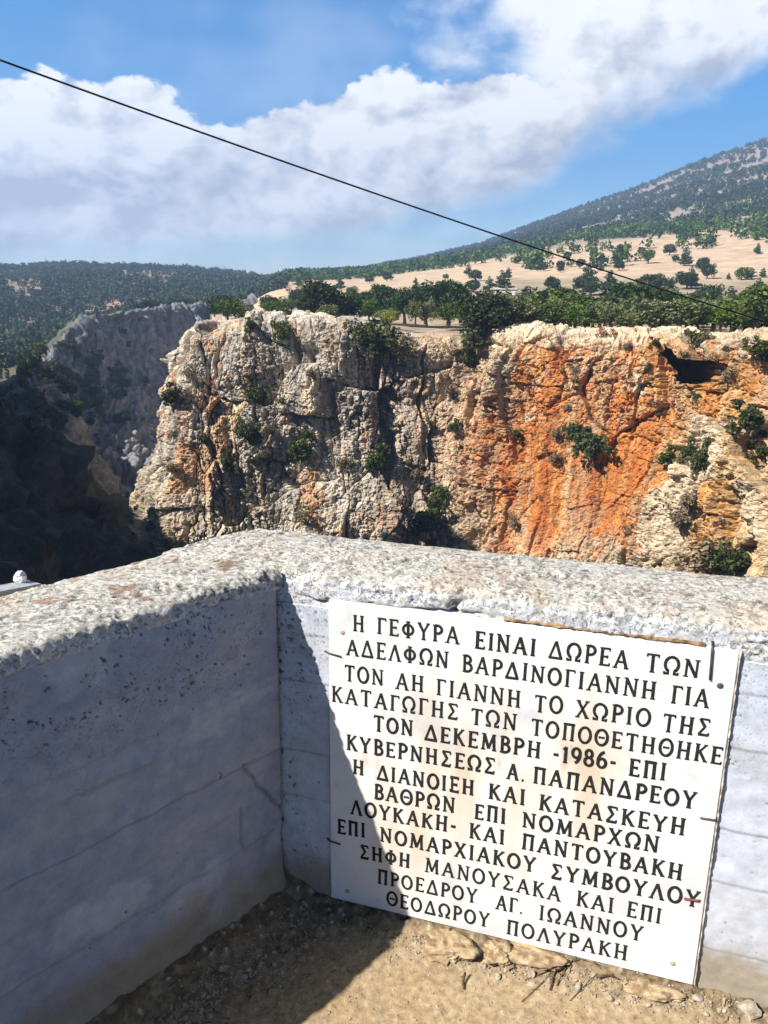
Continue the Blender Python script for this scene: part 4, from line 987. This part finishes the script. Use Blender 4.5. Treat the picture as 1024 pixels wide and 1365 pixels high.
for pts, r, lab in (([(752, 1292), (738, 1302), (733, 1322)], .0028, 'short dark twig standing out of the rubble under the plaque'), ([(620, 1302), (617, 1312), (618, 1320)], .0028, 'stubby dark twig lying alone on the sunlit floor'),
                    ([(700, 1308), (740, 1296), (772, 1290), (800, 1296)], .0011, 'thin curved straw reaching across the rubble under the plaque'), ([(695, 1336), (716, 1318), (735, 1300)], .0009, 'thin straight straw slanting down to the left on the sand'),
                    ([(760, 1335), (778, 1318), (796, 1305)], .0010, 'thin brown stalk below the long straw near the plaque'), ([(795, 1312), (812, 1308), (826, 1314)], .0030, 'thick brown twig right of the straws under the plaque'), ([(742, 1316), (752, 1300), (770, 1286)], .0016, 'dark forked stem beside the short twig in the rubble')):
    mb = MB(); ps = []
    for k, (x, y) in enumerate(pts):
        p = floor_hit(x, y); ps.append((p[0], p[1], floor_z(p[0], p[1]) + r * .8 + (.012 if (k == 0 and r > .002) else .002)))
    mb.tube(ps, [r] * (len(ps) - 1) + [r * .5], 6); tag(mb.build('twig', M_TWIG, None, True), lab, 'twig')

mb = MB()
for k in range(150):
    t = rg.random()
    if k % 3: x, y = 560 + 450 * t, 1258 + 88 * t + abs(rg.gauss(0, 13))
    else: x, y = 200 + 200 * t + abs(rg.gauss(0, 45)), 1362 - 150 * t + abs(rg.gauss(0, 12))
    p = floor_hit(x, min(y, 1363)); a = rg.uniform(0, 6.3); L = rg.uniform(.004, .02); q = [(p[0] + L * f * math.cos(a + f * .5), p[1] + L * f * math.sin(a + f * .5)) for f in (-.5, 0, .5)]
    mb.tube([(u, v, floor_z(u, v) + .0012) for u, v in q], rg.choice((.0005, .0007, .001)), 4)
tag(mb.build('litter', M_TWIG), 'dry plant litter strewn along the foot of the walls', 'litter', kind='stuff')

# ------------------------------------------------------------------ rail outside the left wall, and the cable overhead
M_STEEL = simple_mat('weathered_steel', (.28, .29, .30), (.45, .46, .47), 40, .5, .2, .001, .4)
M_WHITE = simple_mat('chalky_white_stone', (.62, .63, .64), (.78, .78, .77), 60, .8, .5, .002)
a0, a1 = at_r(47, 780, 2.5), at_r(-140, 815, 2.3)
mid = (a0 * .45 + a1 * .55); root = empty('rail', (mid[0], mid[1], 0))
tag(root, 'grey steel rail end showing past the far edge of the left wall', 'rail')
dv = Vector(a1 - a0); mb = MB(); q = dv.to_track_quat('X', 'Z').to_matrix()
mb.box((Vector(a0 + a1) / 2 - Vector((mid[0], mid[1], 0))), (dv.length, .07, .022), q, .003); mb.build('bar', M_STEEL, root)
for k in (.25, .9):
    p = a0 * (1 - k) + a1 * k - np.array([mid[0], mid[1], 0]); mb = MB(); mb.box((p[0], p[1], p[2] / 2 - .03), (.05, .05, p[2] + .03), None, .004); mb.build('post', M_STEEL, root)
V, Fc = lump(.019, 71, 3, .35, (1, .9, 1.05))
p = at_r(29, 775, 2.5); o = meshobj('stone', V, Fc, M_WHITE, smooth=False); o.location = (p[0], p[1], p[2] + .012); tag(o, 'small white stone lying on the steel rail outside the left wall', 'stone')
V, Fc = lump(.011, 75, 3, .35)
p = at_r(27, 769, 2.5); o = meshobj('stone', V, Fc, M_WHITE, smooth=False); o.location = (p[0], p[1], p[2] + .008); tag(o, 'tiny white stone balanced on top of another on the steel rail', 'stone')

c0, c1 = at_r(-420, -66, 8.4), at_r(1420, 566, 19)
c0, c1 = at_r(0, 80, 9.6), at_r(1024, 430, 14.6)
cdv = c1 - c0; pts = []
for k in np.linspace(-1.1, 2.3, 60):
    p = c0 + cdv * k; s = 4 * .065 * k * (1 - k); pts.append((p[0], p[1], p[2] - s))
mb = MB(); mb.tube(pts, .0108, 8)
tag(mb.build('cable', simple_mat('black_cable_sheath', (.012, .012, .013), (.03, .03, .03), 30, .6), None, True), 'thin black cable slanting across the sky down to the right', 'cable')

# ------------------------------------------------------------------ trees and shrubs
def leaves(rs, lobes, n, size, flat=.8):
    """n leaf quads through the volume of the lobes [(cx,cy,cz,rx,ry,rz)]"""
    lob = np.array(lobes); wgt = lob[:, 3] * lob[:, 4] * lob[:, 5]; ids = rs.choice(len(lob), n, p=wgt / wgt.sum())
    d = rs.normal(size=(n, 3)); d /= np.linalg.norm(d, axis=1, keepdims=True)
    rad = rs.uniform(.25, 1, n) ** .45
    C = lob[ids, :3] + d * lob[ids, 3:] * rad[:, None]
    a = rs.normal(size=(n, 3)) * np.array([1, 1, flat]); a /= np.linalg.norm(a, axis=1, keepdims=True)
    q = np.cross(a, rs.normal(size=(n, 3))); q /= np.linalg.norm(q, axis=1, keepdims=True)
    s = size * rs.uniform(.6, 1.3, n)[:, None]
    V = np.stack([C - a * s, C - q * s * .6, C + a * s, C + q * s * .6], 1).reshape(-1, 3)
    return V, np.arange(4 * n).reshape(-1, 4)
def crown_mesh(name, seed, lobes_fn, n, size, mat):
    rs = np.random.RandomState(seed); V, Fc = leaves(rs, lobes_fn(rs), n, size)
    o = meshobj(name, V, Fc, mat, smooth=False); me = o.data; bpy.data.objects.remove(o); return me
def trunk_mesh(seed, h, r, spread, n=4, mat=None):
    r_ = random.Random(seed); mb = MB(); top = (r_.uniform(-.04, .04), r_.uniform(-.04, .04), h)
    mb.tube([(0, 0, -.06), (r_.uniform(-.02, .02), 0, h * .5), top], [r * 1.4, r, r * .85], 7)
    for k in range(n):
        a = 6.283 * k / n + r_.uniform(-.4, .4); L = spread * r_.uniform(.7, 1.1)
        mb.tube([top, (top[0] + .5 * L * math.cos(a), top[1] + .5 * L * math.sin(a), h + .16), (L * math.cos(a), L * math.sin(a), h + r_.uniform(.28, .42))], [r * .7, r * .45, r * .15], 5)
    o = mb.build('trunk', mat or M_BARK, None, True); me = o.data; bpy.data.objects.remove(o); return me
def lob_round(rs):   # broad rounded crown on a short trunk, unit height
    L = [(0, 0, .52, .36, .36, .30)]
    for k in range(9):
        a = rs.uniform(0, 6.28); r = rs.uniform(.18, .42); L.append((r * math.cos(a), r * math.sin(a), rs.uniform(.20, .80), *rs.uniform(.12, .22, 3)))
    return L
def lob_oak(rs):     # dense, reaching low
    L = [(0, 0, .55, .42, .42, .36)]
    for k in range(10):
        a = rs.uniform(0, 6.28); r = rs.uniform(.25, .46); L.append((r * math.cos(a), r * math.sin(a), rs.uniform(.25, .85), *rs.uniform(.12, .2, 3)))
    return L
def lob_pine(rs):
    L = []
    for k in range(11):
        zz = .18 + .76 * k / 10; R_ = .34 * (1.08 - zz) + .05; a = rs.uniform(0, 6.28)
        L.append((.5 * R_ * math.cos(a), .5 * R_ * math.sin(a), zz, R_, R_, .075))
    return L
def lob_shrub(rs):
    L = [(0, 0, .38, .30, .30, .28)]
    for k in range(13):
        a = rs.uniform(0, 6.28); r = rs.uniform(.2, .5); L.append((r * math.cos(a), r * math.sin(a), rs.uniform(.08, .88), *rs.uniform(.07, .20, 3)))
    return L
KIND = {}
for nm, lf, mat, n, sz, tr in (('olive_tree', lob_round, M_OLIVE, 1900, .040, (.22, .045, .30)), ('oak_tree', lob_oak, M_OAK, 2000, .042, (.22, .04, .3)), ('green_tree', lob_round, M_LIGHT, 1700, .040, (.24, .04, .28)),
                               ('yellow_tree', lob_round, M_YELLOW, 1300, .042, (.30, .03, .28)), ('pine_tree', lob_pine, M_PINE, 1100, .046, (.30, .03, .12)), ('shrub', lob_shrub, M_SHRUB, 1500, .05, (.1, .02, .35)), ('dry_shrub', lob_shrub, M_DRY, 900, .05, (.1, .02, .35)), ('rust_shrub', lob_shrub, M_RUST, 500, .05, (.1, .02, .35))):
    KIND[nm] = [(trunk_mesh(900 + 10 * v + len(nm), *tr), crown_mesh('crown', 1000 + 31 * v + len(nm), lf, n, sz, mat)) for v in range(4)]
tr_ = random.Random(11)
def plant(kind, name, loc, h, label, cat, group=None, wide=1., tilt=0.):
    t_me, c_me = KIND[kind][tr_.randrange(4)]
    if cat == 'tree' and math.hypot(loc[0], loc[1]) < 265 and loc[2] > -2: h *= 1.42
    root = empty(name, loc, tr_.uniform(0, 6.28)); root.scale = (h * wide, h * wide, h)
    if tilt: root.rotation_euler = (tr_.uniform(-.1, .1) - tilt, tr_.uniform(-.15, .15), 0)
    link(bpy.data.objects.new('trunk' if 'tree' in kind else 'stem', t_me), root); link(bpy.data.objects.new('crown' if 'tree' in kind else 'foliage', c_me), root)
    return tag(root, label, cat, group)
def stand(x, r):
    """point on the ground r metres away in the direction of photo column x"""
    a = azel(x, 415)[0]; X_, Y_ = r * math.sin(a), r * math.cos(a); return (X_, Y_, max(ground_z(X_, Y_), CAMZ - 1.75) - .05)
TREES = [
 (304, 111, 2.6, 1.2, 'green_tree', 'bright green bushy tree standing alone at the left end of the cliff top'),
 (330, 114, 1.9, 1.1, 'olive_tree', 'small grey-green tree right beside the bright green tree at the left end'),
 (368, 109, 2.4, 1.4, 'green_tree', 'wide low green tree between the left end and the big dark oak'),
 (428, 118, 4.6, 1.1, 'oak_tree', 'tall dark oak, the biggest dark crown on the left half of the plateau'),
 (462, 122, 3.6, 1.1, 'oak_tree', 'dark oak close against the right side of the biggest left-hand oak'),
 (436, 103, 2.2, 1.1, 'olive_tree', 'small olive tree in front of the biggest dark oak at the rim'),
 (492, 126, 3.0, 1., 'green_tree', 'mid green tree left of the pale gap before the dark row'),
 (515, 116, 1.8, 1.7, 'olive_tree', 'low spreading pale olive tree above the cliff top gully'),
 (520, 107, 1.7, 1.1, 'yellow_tree', 'small bright yellow-green tree beside the dirt track'),
 (554, 118, 2.9, .8, 'green_tree', 'leaning light green tree with a visible trunk left of the track'),
 (569, 119, 2.8, .9, 'olive_tree', 'grey-green tree with a bare trunk just left of the bend in the track'),
 (598, 103, 2.5, 1.05, 'green_tree', 'round green tree with a short trunk standing alone right of the track'),
 (510, 150, 5.0, 1.1, 'oak_tree', 'leftmost dark oak of the tall row behind the track'),
 (540, 146, 4.8, 1., 'oak_tree', 'second dark oak of the tall row behind the track'),
 (568, 145, 5.0, 1., 'oak_tree', 'third dark oak of the tall row behind the track'),
 (598, 138, 5.6, 1.05, 'oak_tree', 'tall round dark oak directly above the lone round tree'),
 (622, 132, 2.6, 1.2, 'olive_tree', 'pale round olive bush right of the tall round oak'),
 (640, 110, 3.0, 1.2, 'olive_tree', 'leftmost large olive of the grove above the bushy gully'),
 (668, 112, 3.2, 1.1, 'olive_tree', 'second olive from the left in the front of the grove'),
 (722, 108, 2.2, .9, 'olive_tree', 'small thin olive standing in the pale gap of the grove front'),
 (740, 128, 4.6, 1.3, 'oak_tree', 'wide dark oak in the middle of the olive grove'),
 (835, 124, 4.8, 1.5, 'oak_tree', 'widest dark oak rising out of the olives right of centre'),
 (1010, 92, 4.2, 1.2, 'green_tree', 'bright green tree at the right edge just above the white boulders'),
 (980, 100, 3.2, 1.2, 'olive_tree', 'light olive next to the bright green tree at the right edge'),
]
for x, r, h, wd, kind, lab in TREES: plant(kind, {'oak_tree': 'oak_tree', 'olive_tree': 'olive_tree'}.get(kind, 'tree'), stand(x, r), h, lab, 'tree', None, wd)
def scatter(n, xs, rs, hs, kinds, label, group, wide=(1., 1.3), minpx=0):
    for k in range(n):
        x = xs[0] + (xs[1] - xs[0]) * (k + tr_.random()) / n; r = tr_.uniform(*rs); kind = tr_.choice(kinds)
        plant(kind, {'oak_tree': 'oak_tree', 'olive_tree': 'olive_tree', 'pine_tree': 'pine_tree'}.get(kind, 'tree'), stand(x, r), tr_.uniform(*hs), label, 'tree', group, tr_.uniform(*wide) * (1.2 if r < 200 else 1.05))
scatter(30, (665, 1075), (95, 107), (2.0, 3.1), ['olive_tree'] * 4 + ['green_tree'], 'olive tree in the front row of the grove right behind the cliff edge', 'front row of the olive grove')
scatter(22, (650, 1080), (112, 135), (3.0, 4.2), ['olive_tree'] * 4 + ['oak_tree', 'green_tree'], 'tree in the middle of the grove, behind the front row of olives', 'middle of the olive grove')
scatter(32, (610, 1090), (140, 190), (3.2, 4.8), ['olive_tree', 'oak_tree', 'oak_tree', 'green_tree'], 'tree at the back of the grove, below the dry field', 'back of the olive grove')
scatter(26, (560, 1090), (200, 262), (3.0, 5.0), ['oak_tree', 'oak_tree', 'pine_tree', 'olive_tree'], 'dark tree in the row along the lower edge of the dry field', 'trees along the lower edge of the field')
scatter(22, (285, 620), (165, 255), (2.4, 4.2), ['oak_tree', 'oak_tree', 'olive_tree', 'green_tree'], 'dark tree behind the left half of the cliff top, below the bare slope', 'trees behind the left half of the cliff top')
FT = [(632, 300, 5.0), (676, 305, 4.6), (743, 345, 4.4), (744, 330, 3), (769, 345, 4.6), (782, 262, 6), (858, 360, 7.2), (906, 345, 8), (930, 320, 6), (983, 290, 5.5), (712, 350, 2), (1010, 300, 3.5), (918, 262, 4.8), (870, 268, 4.6), (1000, 390, 5), (885, 400, 6), (822, 400, 6)]
FL = ['leftmost round tree alone on the bare field', 'broad low tree on the field, right of the leftmost round tree', 'small dark tree on the field under the cable', 'tiny dark bush touching the small dark tree under the cable', 'dark tree standing just right of the cable on the field', 'dark conifer at the field edge below the cable', 'tall light tree at the top edge of the field near the middle', 'big dark tree in the right part of the field', 'round dark tree below the big dark tree on the field', 'bright spreading tree low on the right side of the field', 'lone tiny bush in the empty left part of the field', 'small scrubby tree at the far right of the field', 'dark tree at the lower field edge under the round dark tree', 'light tree at the lower field edge left of centre right', 'tree at the top edge of the field on the far right', 'tree at the upper field edge, left of the far right one', 'leafy tree at the upper field edge above the cable end']
for (x, r, h), lab in zip(FT, FL): plant(tr_.choice(['oak_tree', 'pine_tree', 'oak_tree']) if 'light' not in lab and 'bright' not in lab else 'green_tree', 'tree', stand(x, r), h * .95, lab, 'tree', None, 1.05)
scatter(22, (345, 1080), (290, 420), (2.2, 5.5), ['oak_tree', 'pine_tree', 'olive_tree'], 'small tree scattered over the dry field below the mountain', 'scattered trees on the dry field', (.9, 1.2))
for x, r, h, lab in ((276, 372, 4, 0), (262, 360, 4, 0), (246, 352, 4.4, 0), (230, 345, 3.6, 0), (212, 330, 3.6, 0), (196, 322, 4., 0), (184, 316, 3.2, 0), (255, 340, 3, 0), (222, 336, 3.6, 0), (286, 378, 4.2, 0), (205, 326, 4, 0), (238, 348, 4, 0)):
    p = at_r(x, 411 - (x - 184) * .05, r * .97); plant('oak_tree', 'oak_tree', (p[0], p[1], p[2] - 1.2), h * 1.1, 'dark tree on the rim of the distant shaded cliff', 'tree', 'dark trees along the rim of the distant cliff', 1.2)

# shrubs rooted in the cliff
SHR = [
 (505, 470, 6.0, 1.0, 'shrub', 'large dark tangled shrub filling the gully below the cliff top'), (535, 470, 4.6, .9, 'dry_shrub', 'grey bare shrub on the right side of the big dark tangled shrub'), (488, 450, 4., 1., 'shrub', 'green shrub at the upper left of the big tangled shrub'),
 (652, 436, 4.6, 1.1, 'oak_tree', 'dark bushy tree spilling over the cliff edge left of the white rocks'), (634, 462, 4.4, .9, 'shrub', 'dark green bush hanging in the gully under the spilling tree'), (625, 482, 3.4, .8, 'shrub', 'lowest green bush in the gully left of the white rocks'),
 (350, 530, 4.0, .75, 'shrub', 'upright dark shrub in the middle of the left cliff face'), (337, 578, 3.8, .75, 'shrub', 'dark shrub just below the upright one on the left cliff face'), (400, 606, 4.2, 1.0, 'shrub', 'round dark shrub on the cliff left of centre'),
 (384, 446, 3.2, .8, 'shrub', 'green shrub near the left cliff top, right of a smaller one'), (345, 434, 2.0, 1., 'shrub', 'small shrub tucked under the left cliff top'), (234, 532, 2.8, 1.1, 'shrub', 'leafy shrub near the left edge of the cliff'),
 (310, 622, 3.0, .7, 'shrub', 'narrow shrub low on the left cliff face'), (575, 700, 5.2, .9, 'shrub', 'tallest dark shrub low in the cliff behind the parapet'), (584, 660, 3.2, .9, 'shrub', 'dark leafy top growing above the tallest low shrub'),
 (512, 618, 3.6, 1., 'shrub', 'dark scrub in the stained centre of the cliff'), (601, 571, 1.8, 1., 'shrub', 'small round bush left of the orange wall'), (785, 600, 4.4, 1.0, 'shrub', 'green shrub in the middle of the orange wall'),
 (768, 585, 2.6, 1., 'shrub', 'thin shrub on the left of the green shrub in the orange wall'), (735, 612, 1.8, 1., 'dry_shrub', 'brownish tuft left of the orange wall shrub'), (932, 618, 3.2, .7, 'shrub', 'hanging green shrub right of the orange wall'), (918, 600, 2., .8, 'shrub', 'small tuft beside the hanging green shrub'),
 (995, 563, 3.4, 1., 'shrub', 'dark green bush below and right of the cave'), (1012, 468, 2.4, 1.2, 'shrub', 'bright bush under the right-hand boulders'), (955, 752, 4.6, 1.6, 'dry_shrub', 'broad straw green bush just above the parapet at right'), (975, 748, 3.6, 1.3, 'shrub', 'green half of the broad bush above the parapet at right'),
 (902, 690, 2.6, 1., 'dry_shrub', 'dry brown brush beside the pale ridge at right'), (915, 672, 2.4, 1., 'dry_shrub', 'upper dry brush beside the pale ridge at right'), (455, 622, 2.2, 1.2, 'dry_shrub', 'olive brown tuft on the cliff right of the round dark shrub'), (408, 690, 2.6, 1., 'dry_shrub', 'brown tuft low on the cliff above the parapet'),
 (886, 610, 2., 1., 'shrub', 'dark tuft at the right edge of the orange wall'), (740, 580, 1.6, 1., 'dry_shrub', 'pale tuft above the brownish tuft on the orange wall'), (690, 578, 1.4, 1., 'shrub', 'tiny tuft at the left edge of the orange wall'), (598, 520, 2., .9, 'dry_shrub', 'pale scrub on the pinkish slope below the gully'),
 (556, 630, 2., 1., 'dry_shrub', 'olive scrub above the tall low shrub'), (255, 500, 1.8, 1., 'dry_shrub', 'dry tuft high on the left corner of the cliff'), (272, 588, 2., .8, 'shrub', 'dark tuft between orange stains on the left face'), (1015, 600, 2., 1., 'shrub', 'small shrub at the right edge below the dark green bush'),
 (926, 452, 2.0, 1.1, 'shrub', 'green shrub over the mouth of the cave'), (797, 442, 1.8, .7, 'rust_shrub', 'rust red dead shrub on the white cliff top'), (815, 440, 1.4, .7, 'rust_shrub', 'smaller rust red dead shrub beside the first on the white top'), (420, 500, 1.8, 1., 'dry_shrub', 'brown tuft beside the grey slab left of the gully'),
 (230, 625, 1.8, 1.3, 'dry_shrub', 'brown scrub low on the left corner of the cliff'), (650, 800, 2., 1., 'shrub', 'scrub'), (683, 700, 1.8, .9, 'dry_shrub', 'dark scrub low at the left end of the orange wall'), (965, 500, 1.8, .8, 'dry_shrub', 'grey dead shrub hanging at the right end of the cave'),
]
for x, y, h, wd, kind, lab in SHR:
    if y > 770: continue
    p = on_cliff(x, y); s = .98
    plant(kind, 'oak_tree' if kind == 'oak_tree' else 'shrub', (p[0] - .25, p[1] - .9, p[2] - .22 * h * s), h * s, lab, 'tree' if kind == 'oak_tree' else 'shrub', None, wd, .35)
for k in range(60):
    x, y = tr_.uniform(220, 1020), tr_.uniform(440, 715)
    if x < 232 + (y - 440) * -.2: continue
    p = on_cliff(x, y); plant(tr_.choice(['dry_shrub', 'shrub', 'dry_shrub']), 'shrub', (p[0], p[1], p[2] - .2), tr_.uniform(.5, 1.3), 'small tuft of scrub in a crack of the cliff face', 'shrub', 'tufts of scrub on the cliff face', 1., .4)
SP = sP.reshape(-1, 3); SX, SY, SD_ = proj(SP); FP = fP.reshape(-1, 3); FX_, FY_, FD_ = proj(FP)
def on_far(x, y):
    best = None
    for PP, XX, YY, DD in ((SP, SX, SY, SD_), (FP, FX_, FY_, FD_)):
        m_ = (XX - x) ** 2 + (YY - y) ** 2 < 20
        if m_.any():
            i = np.where(m_)[0]; j = i[np.argmin(DD[i])]
            if best is None or DD[j] < best[0]: best = (DD[j], PP[j])
    return None if best is None else best[1]
for k in range(80):
    x, y = (tr_.gauss(125, 32), tr_.gauss(515, 28)) if k % 3 else (tr_.gauss(45, 20), tr_.gauss(540, 35))
    p = on_far(x, y)
    if p is None: continue
    plant(tr_.choice(['shrub', 'oak_tree', 'green_tree', 'shrub']), 'shrub', (p[0], p[1], p[2] - .5), tr_.uniform(2.2, 5.), 'bush on the rocky spur and ledges of the distant gorge wall', 'shrub', 'bushes on the distant gorge wall', 1.1)

# ------------------------------------------------------------------ woods on the hills: far-off masses
def wood(name, label, accept, n, hr, seed, amin, amax, rmin, rmax, mat=None):
    rs = np.random.RandomState(seed)
    a = np.radians(rs.uniform(amin, amax, n)); r = np.exp(rs.uniform(math.log(rmin), math.log(rmax), n))
    i = np.clip(np.searchsorted(TA, a) - 1, 0, len(TA) - 2); j = np.clip(np.searchsorted(TR_, r) - 1, 0, len(TR_) - 2)
    u = (a - TA[i]) / (TA[i + 1] - TA[i]); v = (r - TR_[j]) / (TR_[j + 1] - TR_[j]); q = TERR[..., 2]
    zz = (q[i, j] * (1 - v) + q[i, j + 1] * v) * (1 - u) + (q[i + 1, j] * (1 - v) + q[i + 1, j + 1] * v) * u
    p = np.stack([r * np.sin(a), r * np.cos(a), zz], -1); ok = accept(p, np.degrees(a), r, rs); p = p[ok]; m_ = len(p)
    h = rs.uniform(hr[0], hr[1], m_) * (.7 + .6 * rs.rand(m_)); nl = 44
    d = rs.normal(size=(m_, nl, 3)); d /= np.linalg.norm(d, axis=2, keepdims=True)
    C = d * rs.uniform(.35, 1., (m_, nl, 1)) * np.stack([h * rs.uniform(.40, .62, m_), h * rs.uniform(.40, .62, m_), h * .52], -1)[:, None, :] + (p + np.stack([0 * h, 0 * h, h * .45], -1))[:, None, :]
    t1 = rs.normal(size=(m_, nl, 3)); t1 /= np.linalg.norm(t1, axis=2, keepdims=True); t2 = np.cross(t1, rs.normal(size=(m_, nl, 3))); t2 /= np.linalg.norm(t2, axis=2, keepdims=True)
    sz = (h[:, None] * rs.uniform(.085, .19, (m_, nl)))[..., None]
    W_ = np.stack([C - t1 * sz, C - t2 * sz * .75, C + t1 * sz, C + t2 * sz * .75], 2)
    Fq = np.arange(m_ * nl * 4).reshape(-1, 4)
    tag(meshobj(name, W_.reshape(-1, 3), Fq, mat or M_FOREST, smooth=False), label, 'wood', kind='stuff'); print(name, m_)
def dens(p, s, seed): return fbm(p * np.array([1, 1, 0]) / s, 4, seed=seed)
def acc_left(p, a, r, rs):
    d = dens(p, 70, 800); clear = np.clip(np.exp(-((a + 15.5) / 2.6) ** 2 - ((r - 690) / 130) ** 2) + .8 * np.exp(-((a + 24.5) / 1.6) ** 2 - ((r - 600) / 60) ** 2), 0, 1)
    return (r > np.interp(a, [-75, -30, -24, -20, -16, -13, -10.5], [331, 331, 301, 306, 326, 354, 380])) & (rs.rand(len(a)) < np.clip(1.0 + 1.3 * d - 1.1 * clear, .06, 1))
wood('left_hill_wood', 'dense scrub and low oaks covering the hill on the left', acc_left, 9500, (3.2, 5.6), 5, -32, -7.2, 310, 960)
M_FOREST_LIGHT = leaf_mat('forest_pine_leaves', (.035, .07, .018), (.14, .19, .05), .15)
def mtn_k(p, a, r):
    E = np.degrees(np.arctan2(p[:, 2] - CAMZ, r)); es = np.interp(a, e_sky[:, 0], e_sky[:, 1]); eu = np.interp(a, e_up[:, 0], e_up[:, 1])
    return (E - eu) / np.maximum(es - eu, .3)
def acc_mtn(p, a, r, rs):
    k = mtn_k(p, a, r); d = dens(p, 85, 810) + .6 * dens(p, 30, 815)
    return (r > 520) & (k > .30 + .25 * dens(p, 60, 821)) & (rs.rand(len(a)) < np.clip(1.15 + 2.8 * d, 0, 1)) & (a > -8)
def acc_low(p, a, r, rs):
    k = mtn_k(p, a, r); d = dens(p, 60, 812) + .6 * dens(p, 24, 816)
    return (r > 330) & (k < .42 + .25 * dens(p, 60, 821)) & ((k > -.10 + .3 * d) | (dens(p, 42, 818) > .24)) & (rs.rand(len(a)) < np.clip(.62 + 3.0 * d, 0, 1)) & (a > -8)
wood('mountain_wood', 'dark pine woods climbing the upper mountain on the right', acc_mtn, 16000, (4.5, 7.0), 6, -8, 34, 520, 1560)
wood('pine_wood', 'lighter green pine woods on the lower slope above the dry field', acc_low, 9000, (4.0, 7.0), 8, -8, 34, 340, 1400, M_FOREST_LIGHT)

# ------------------------------------------------------------------ hut in the grove and mast on the left hill
p = stand(671, 168); zt = at_r(671, 385, 168)[2]; hb = max(zt - p[2], 2.2); root = empty('stone_hut', p, -.2)
tag(root, 'small pale flat roofed hut half hidden behind the grove', 'hut')
M_HUT = simple_mat('pale_plaster', (.55, .5, .43), (.66, .62, .55), 1.5, .9)
mb = MB(); mb.box((0, 0, hb / 2 - .15), (5.2, 3.6, hb - .1)); mb.build('wall', M_HUT, root)
mb = MB(); mb.box((0, 0, hb - .1), (5.6, 4.0, .22), None, .03); mb.build('roof', simple_mat('roof_slab', (.6, .57, .52), (.7, .68, .63), 2, .9), root)
for x_, wd_, hh, nm in ((-1.4, .9, 1.9, 'door'), (1.2, .9, .9, 'window')):
    mb = MB(); mb.box((x_, -1.82, hb - .1 - 1.15 if nm == 'window' else .95), (wd_, .06, hh), None, .01); mb.build(nm, simple_mat(nm + '_paint', (.06, .05, .045), (.1, .08, .07), 5), root)
p = at_r(62, 355, 880); gz = ground_z(p[0], p[1]); root = empty('mast', (p[0], p[1], gz)); tag(root, 'thin mast on the skyline of the left hill', 'mast')
mb = MB(); mb.tube([(0, 0, -.5), (0, 0, 8.5)], [.38, .25], 6); mb.build('pole', M_STEEL, root)
mb = MB(); mb.box((0, 0, 7.4), (1.1, .5, 1.6), None, .05); mb.build('antenna', M_STEEL, root)

# ------------------------------------------------------------------ air between here and the hills
m = bpy.data.materials.new('haze_air'); m.use_nodes = True; nb = NB(m.node_tree)
pv = nb.n('VolumePrincipled', {'Color': (.42, .62, 1.0, 1), 'Density': 5.0e-4, 'Anisotropy': .2}); nb.n('OutputMaterial', {'Volume': pv.outputs[0]})
mb = MB(); mb.box((0, 0, 122), (3800, 3800, 406)); tag(mb.build('haze', m), kind='stuff')
